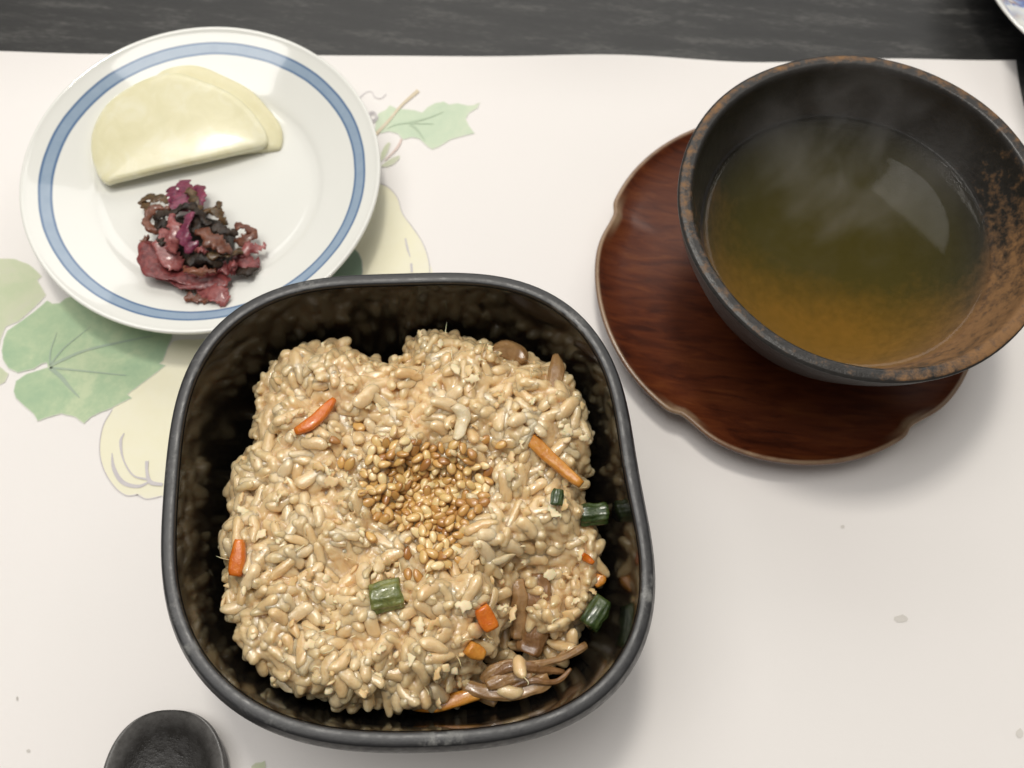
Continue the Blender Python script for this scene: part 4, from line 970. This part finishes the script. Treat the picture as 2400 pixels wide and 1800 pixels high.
er = math_(nt, 'ADD', math_(nt, 'POWER', math_(nt, 'ABSOLUTE', math_(nt, 'MULTIPLY', sx[0], 1 / 0.00178)), 2.0), math_(nt, 'POWER', math_(nt, 'ABSOLUTE', math_(nt, 'MULTIPLY', sx[1], 1 / 0.00115)), 2.0))
c = mixc(nt, ramp(nt, er, [(0.55, g3(0)), (1.0, g3(0.75))]), c, (0.32, 0.13, 0.03))
nt.links.new(mixc(nt, ramp(nt, n1.outputs[0], [(0.52, g3(0)), (0.75, g3(0.65))]), c, (0.40, 0.17, 0.04)), b.inputs['Base Color'])
bump(nt, b, n1.outputs[0], 0.3, 0.0004)
M_ses = m
SM = []
for k in range(6):
    V, F = seed_mesh(k); me = bpy.data.meshes.new('sesame_seed'); me.from_pydata(V, [], F); me.update()
    me.polygons.foreach_set('use_smooth', [True] * len(me.polygons)); me.materials.append(M_ses); SM.append(me)
z3 = lambda x, y: (780 + x / 3.687, 980 + y / 3.687)
SP = np.array([z3(*p) for p in [(330, 220), (620, 190), (900, 240), (1060, 220), (1250, 330), (1400, 540), (1290, 760), (1170, 880), (1110, 1040), (1110, 1250), (850, 1300), (740, 1200), (760, 1050), (640, 960), (480, 920), (330, 830), (220, 650), (260, 480)]])
placed = []
def put_seed(px, py, label, flat=0.3):
    p = hit(px, py)
    near = sum(1 for q in placed if (q - p).xy.length < 0.0013); placed.append(p.copy())
    p = p + Vector((0, 0, 0.0006 + 0.0006 * min(near, 3)))
    M3 = basis_from((random.gauss(0, flat), random.gauss(0, flat), 1), random.uniform(0, 6.28), random.gauss(0, 0.25))
    o = link_data('sesame_seed', random.choice(SM)); o.matrix_world = Matrix.Translation(p) @ M3.to_4x4() @ Matrix.Scale(random.uniform(0.95, 1.2), 4)
    return tag(o, label, 'sesame seed', 'toasted sesame seeds')
pts_ = []; tries = 0
while len(pts_) < 205 and tries < 20000:
    tries += 1
    c_ = rng.uniform(SP.min(0), SP.max(0)); dd = poly_dist(c_[None], SP)[0]
    if dd < 0: continue
    u = z3(760, 700); dens = 0.25 + 0.75 * math.exp(-(((c_[0] - u[0] - 18) / 85) ** 2 + ((c_[1] - u[1] + 5) / 95) ** 2))
    if random.random() > dens: continue
    mn = 11.5 if dens > 0.6 else 16
    if any((q[0] - c_[0]) ** 2 + (q[1] - c_[1]) ** 2 < mn * mn for q in pts_): continue
    pts_.append(c_)
for c_ in pts_: put_seed(c_[0], c_[1], 'toasted golden sesame seed in the pile at the middle of the rice')
for (x, y), lab in (((75, 390), 'stray brown sesame seed left of the sesame pile, lighter of the pair'), ((150, 400), 'stray dark sesame seed left of the sesame pile, darker of the pair'),
                    ((1310, 200), 'stray sesame seed above right of the pile, nearer to it of two'), ((1450, 240), 'stray pale sesame seed above right of the pile, nearest the long carrot stick'),
                    ((650, 1060), 'single sesame seed below left of the pile, above another single one'), ((650, 1170), 'single sesame seed below left of the pile, under another single one'),
                    ((650, 1355), 'sesame seed touching the right end of the ridged green stem piece'), ((735, 1365), 'sesame seed between the green stem piece and the tail of the pile'),
                    ((835, 1310), 'lowest seed at the tail of the sesame pile'), ((330, 1030), 'lone brown sesame seed on the rice below left of the pile'),
                    ((20, 200), 'lone sesame seed below the curved carrot strip'), ((225, 80), 'lone dark sesame seed right of the curved carrot strip'), ((530, 120), 'lone sesame seed on the rice above the pile')):
    put_seed(*z3(x, y), lab)

# ------------------------------------------------------------------ steam rising off the tea
m = bpy.data.materials.new('steam_air'); m.use_nodes = True; nt = m.node_tree
for n_ in list(nt.nodes): nt.nodes.remove(n_)
out = nd(nt, 'ShaderNodeOutputMaterial'); pv_ = nd(nt, 'ShaderNodeVolumePrincipled'); nt.links.new(pv_.outputs[0], out.inputs['Volume'])
pv_.inputs['Color'].default_value = (0.95, 0.95, 0.95, 1); pv_.inputs['Anisotropy'].default_value = 0.2
na = noise(nt, 1.0, objco(nt, (60, 60, 34)), 2, 0.5, 1.2)
tc = nd(nt, 'ShaderNodeTexCoord'); mp = nd(nt, 'ShaderNodeMapping'); mp.inputs['Scale'].default_value = (1 / 0.036, 1 / 0.034, 1 / 0.040)
nt.links.new(tc.outputs['Object'], mp.inputs['Vector'])
gr = nd(nt, 'ShaderNodeTexGradient', gradient_type='SPHERICAL'); nt.links.new(mp.outputs[0], gr.inputs[0])
dn = math_(nt, 'MULTIPLY', ramp(nt, na.outputs[0], [(0.44, g3(0)), (0.66, g3(1))]), math_(nt, 'MULTIPLY', gr.outputs['Fac'], 11.0))
nt.links.new(dn, pv_.inputs['Density'])
rings = []
for k in range(13):
    a = math.pi * k / 12; rings.append([Vector((0.036 * max(math.sin(a), 0.002) * math.cos(2 * math.pi * j / 24), 0.034 * max(math.sin(a), 0.002) * math.sin(2 * math.pi * j / 24), 0.040 * math.cos(a))) for j in range(24)])
V, F = loft([r_ for r_ in rings if r_[0].z > -0.021], True, True); F = [tuple(reversed(f)) for f in F]
o = link_mesh('steam', V, F, m); o.location = CUP + Vector((-0.008, 0.008, zt + 0.0225)); o['kind'] = 'stuff'
tag(o, 'faint wisp of steam rising from the hot tea', 'steam')
scene.cycles.volume_step_rate = 2.5; scene.cycles.volume_max_steps = 24
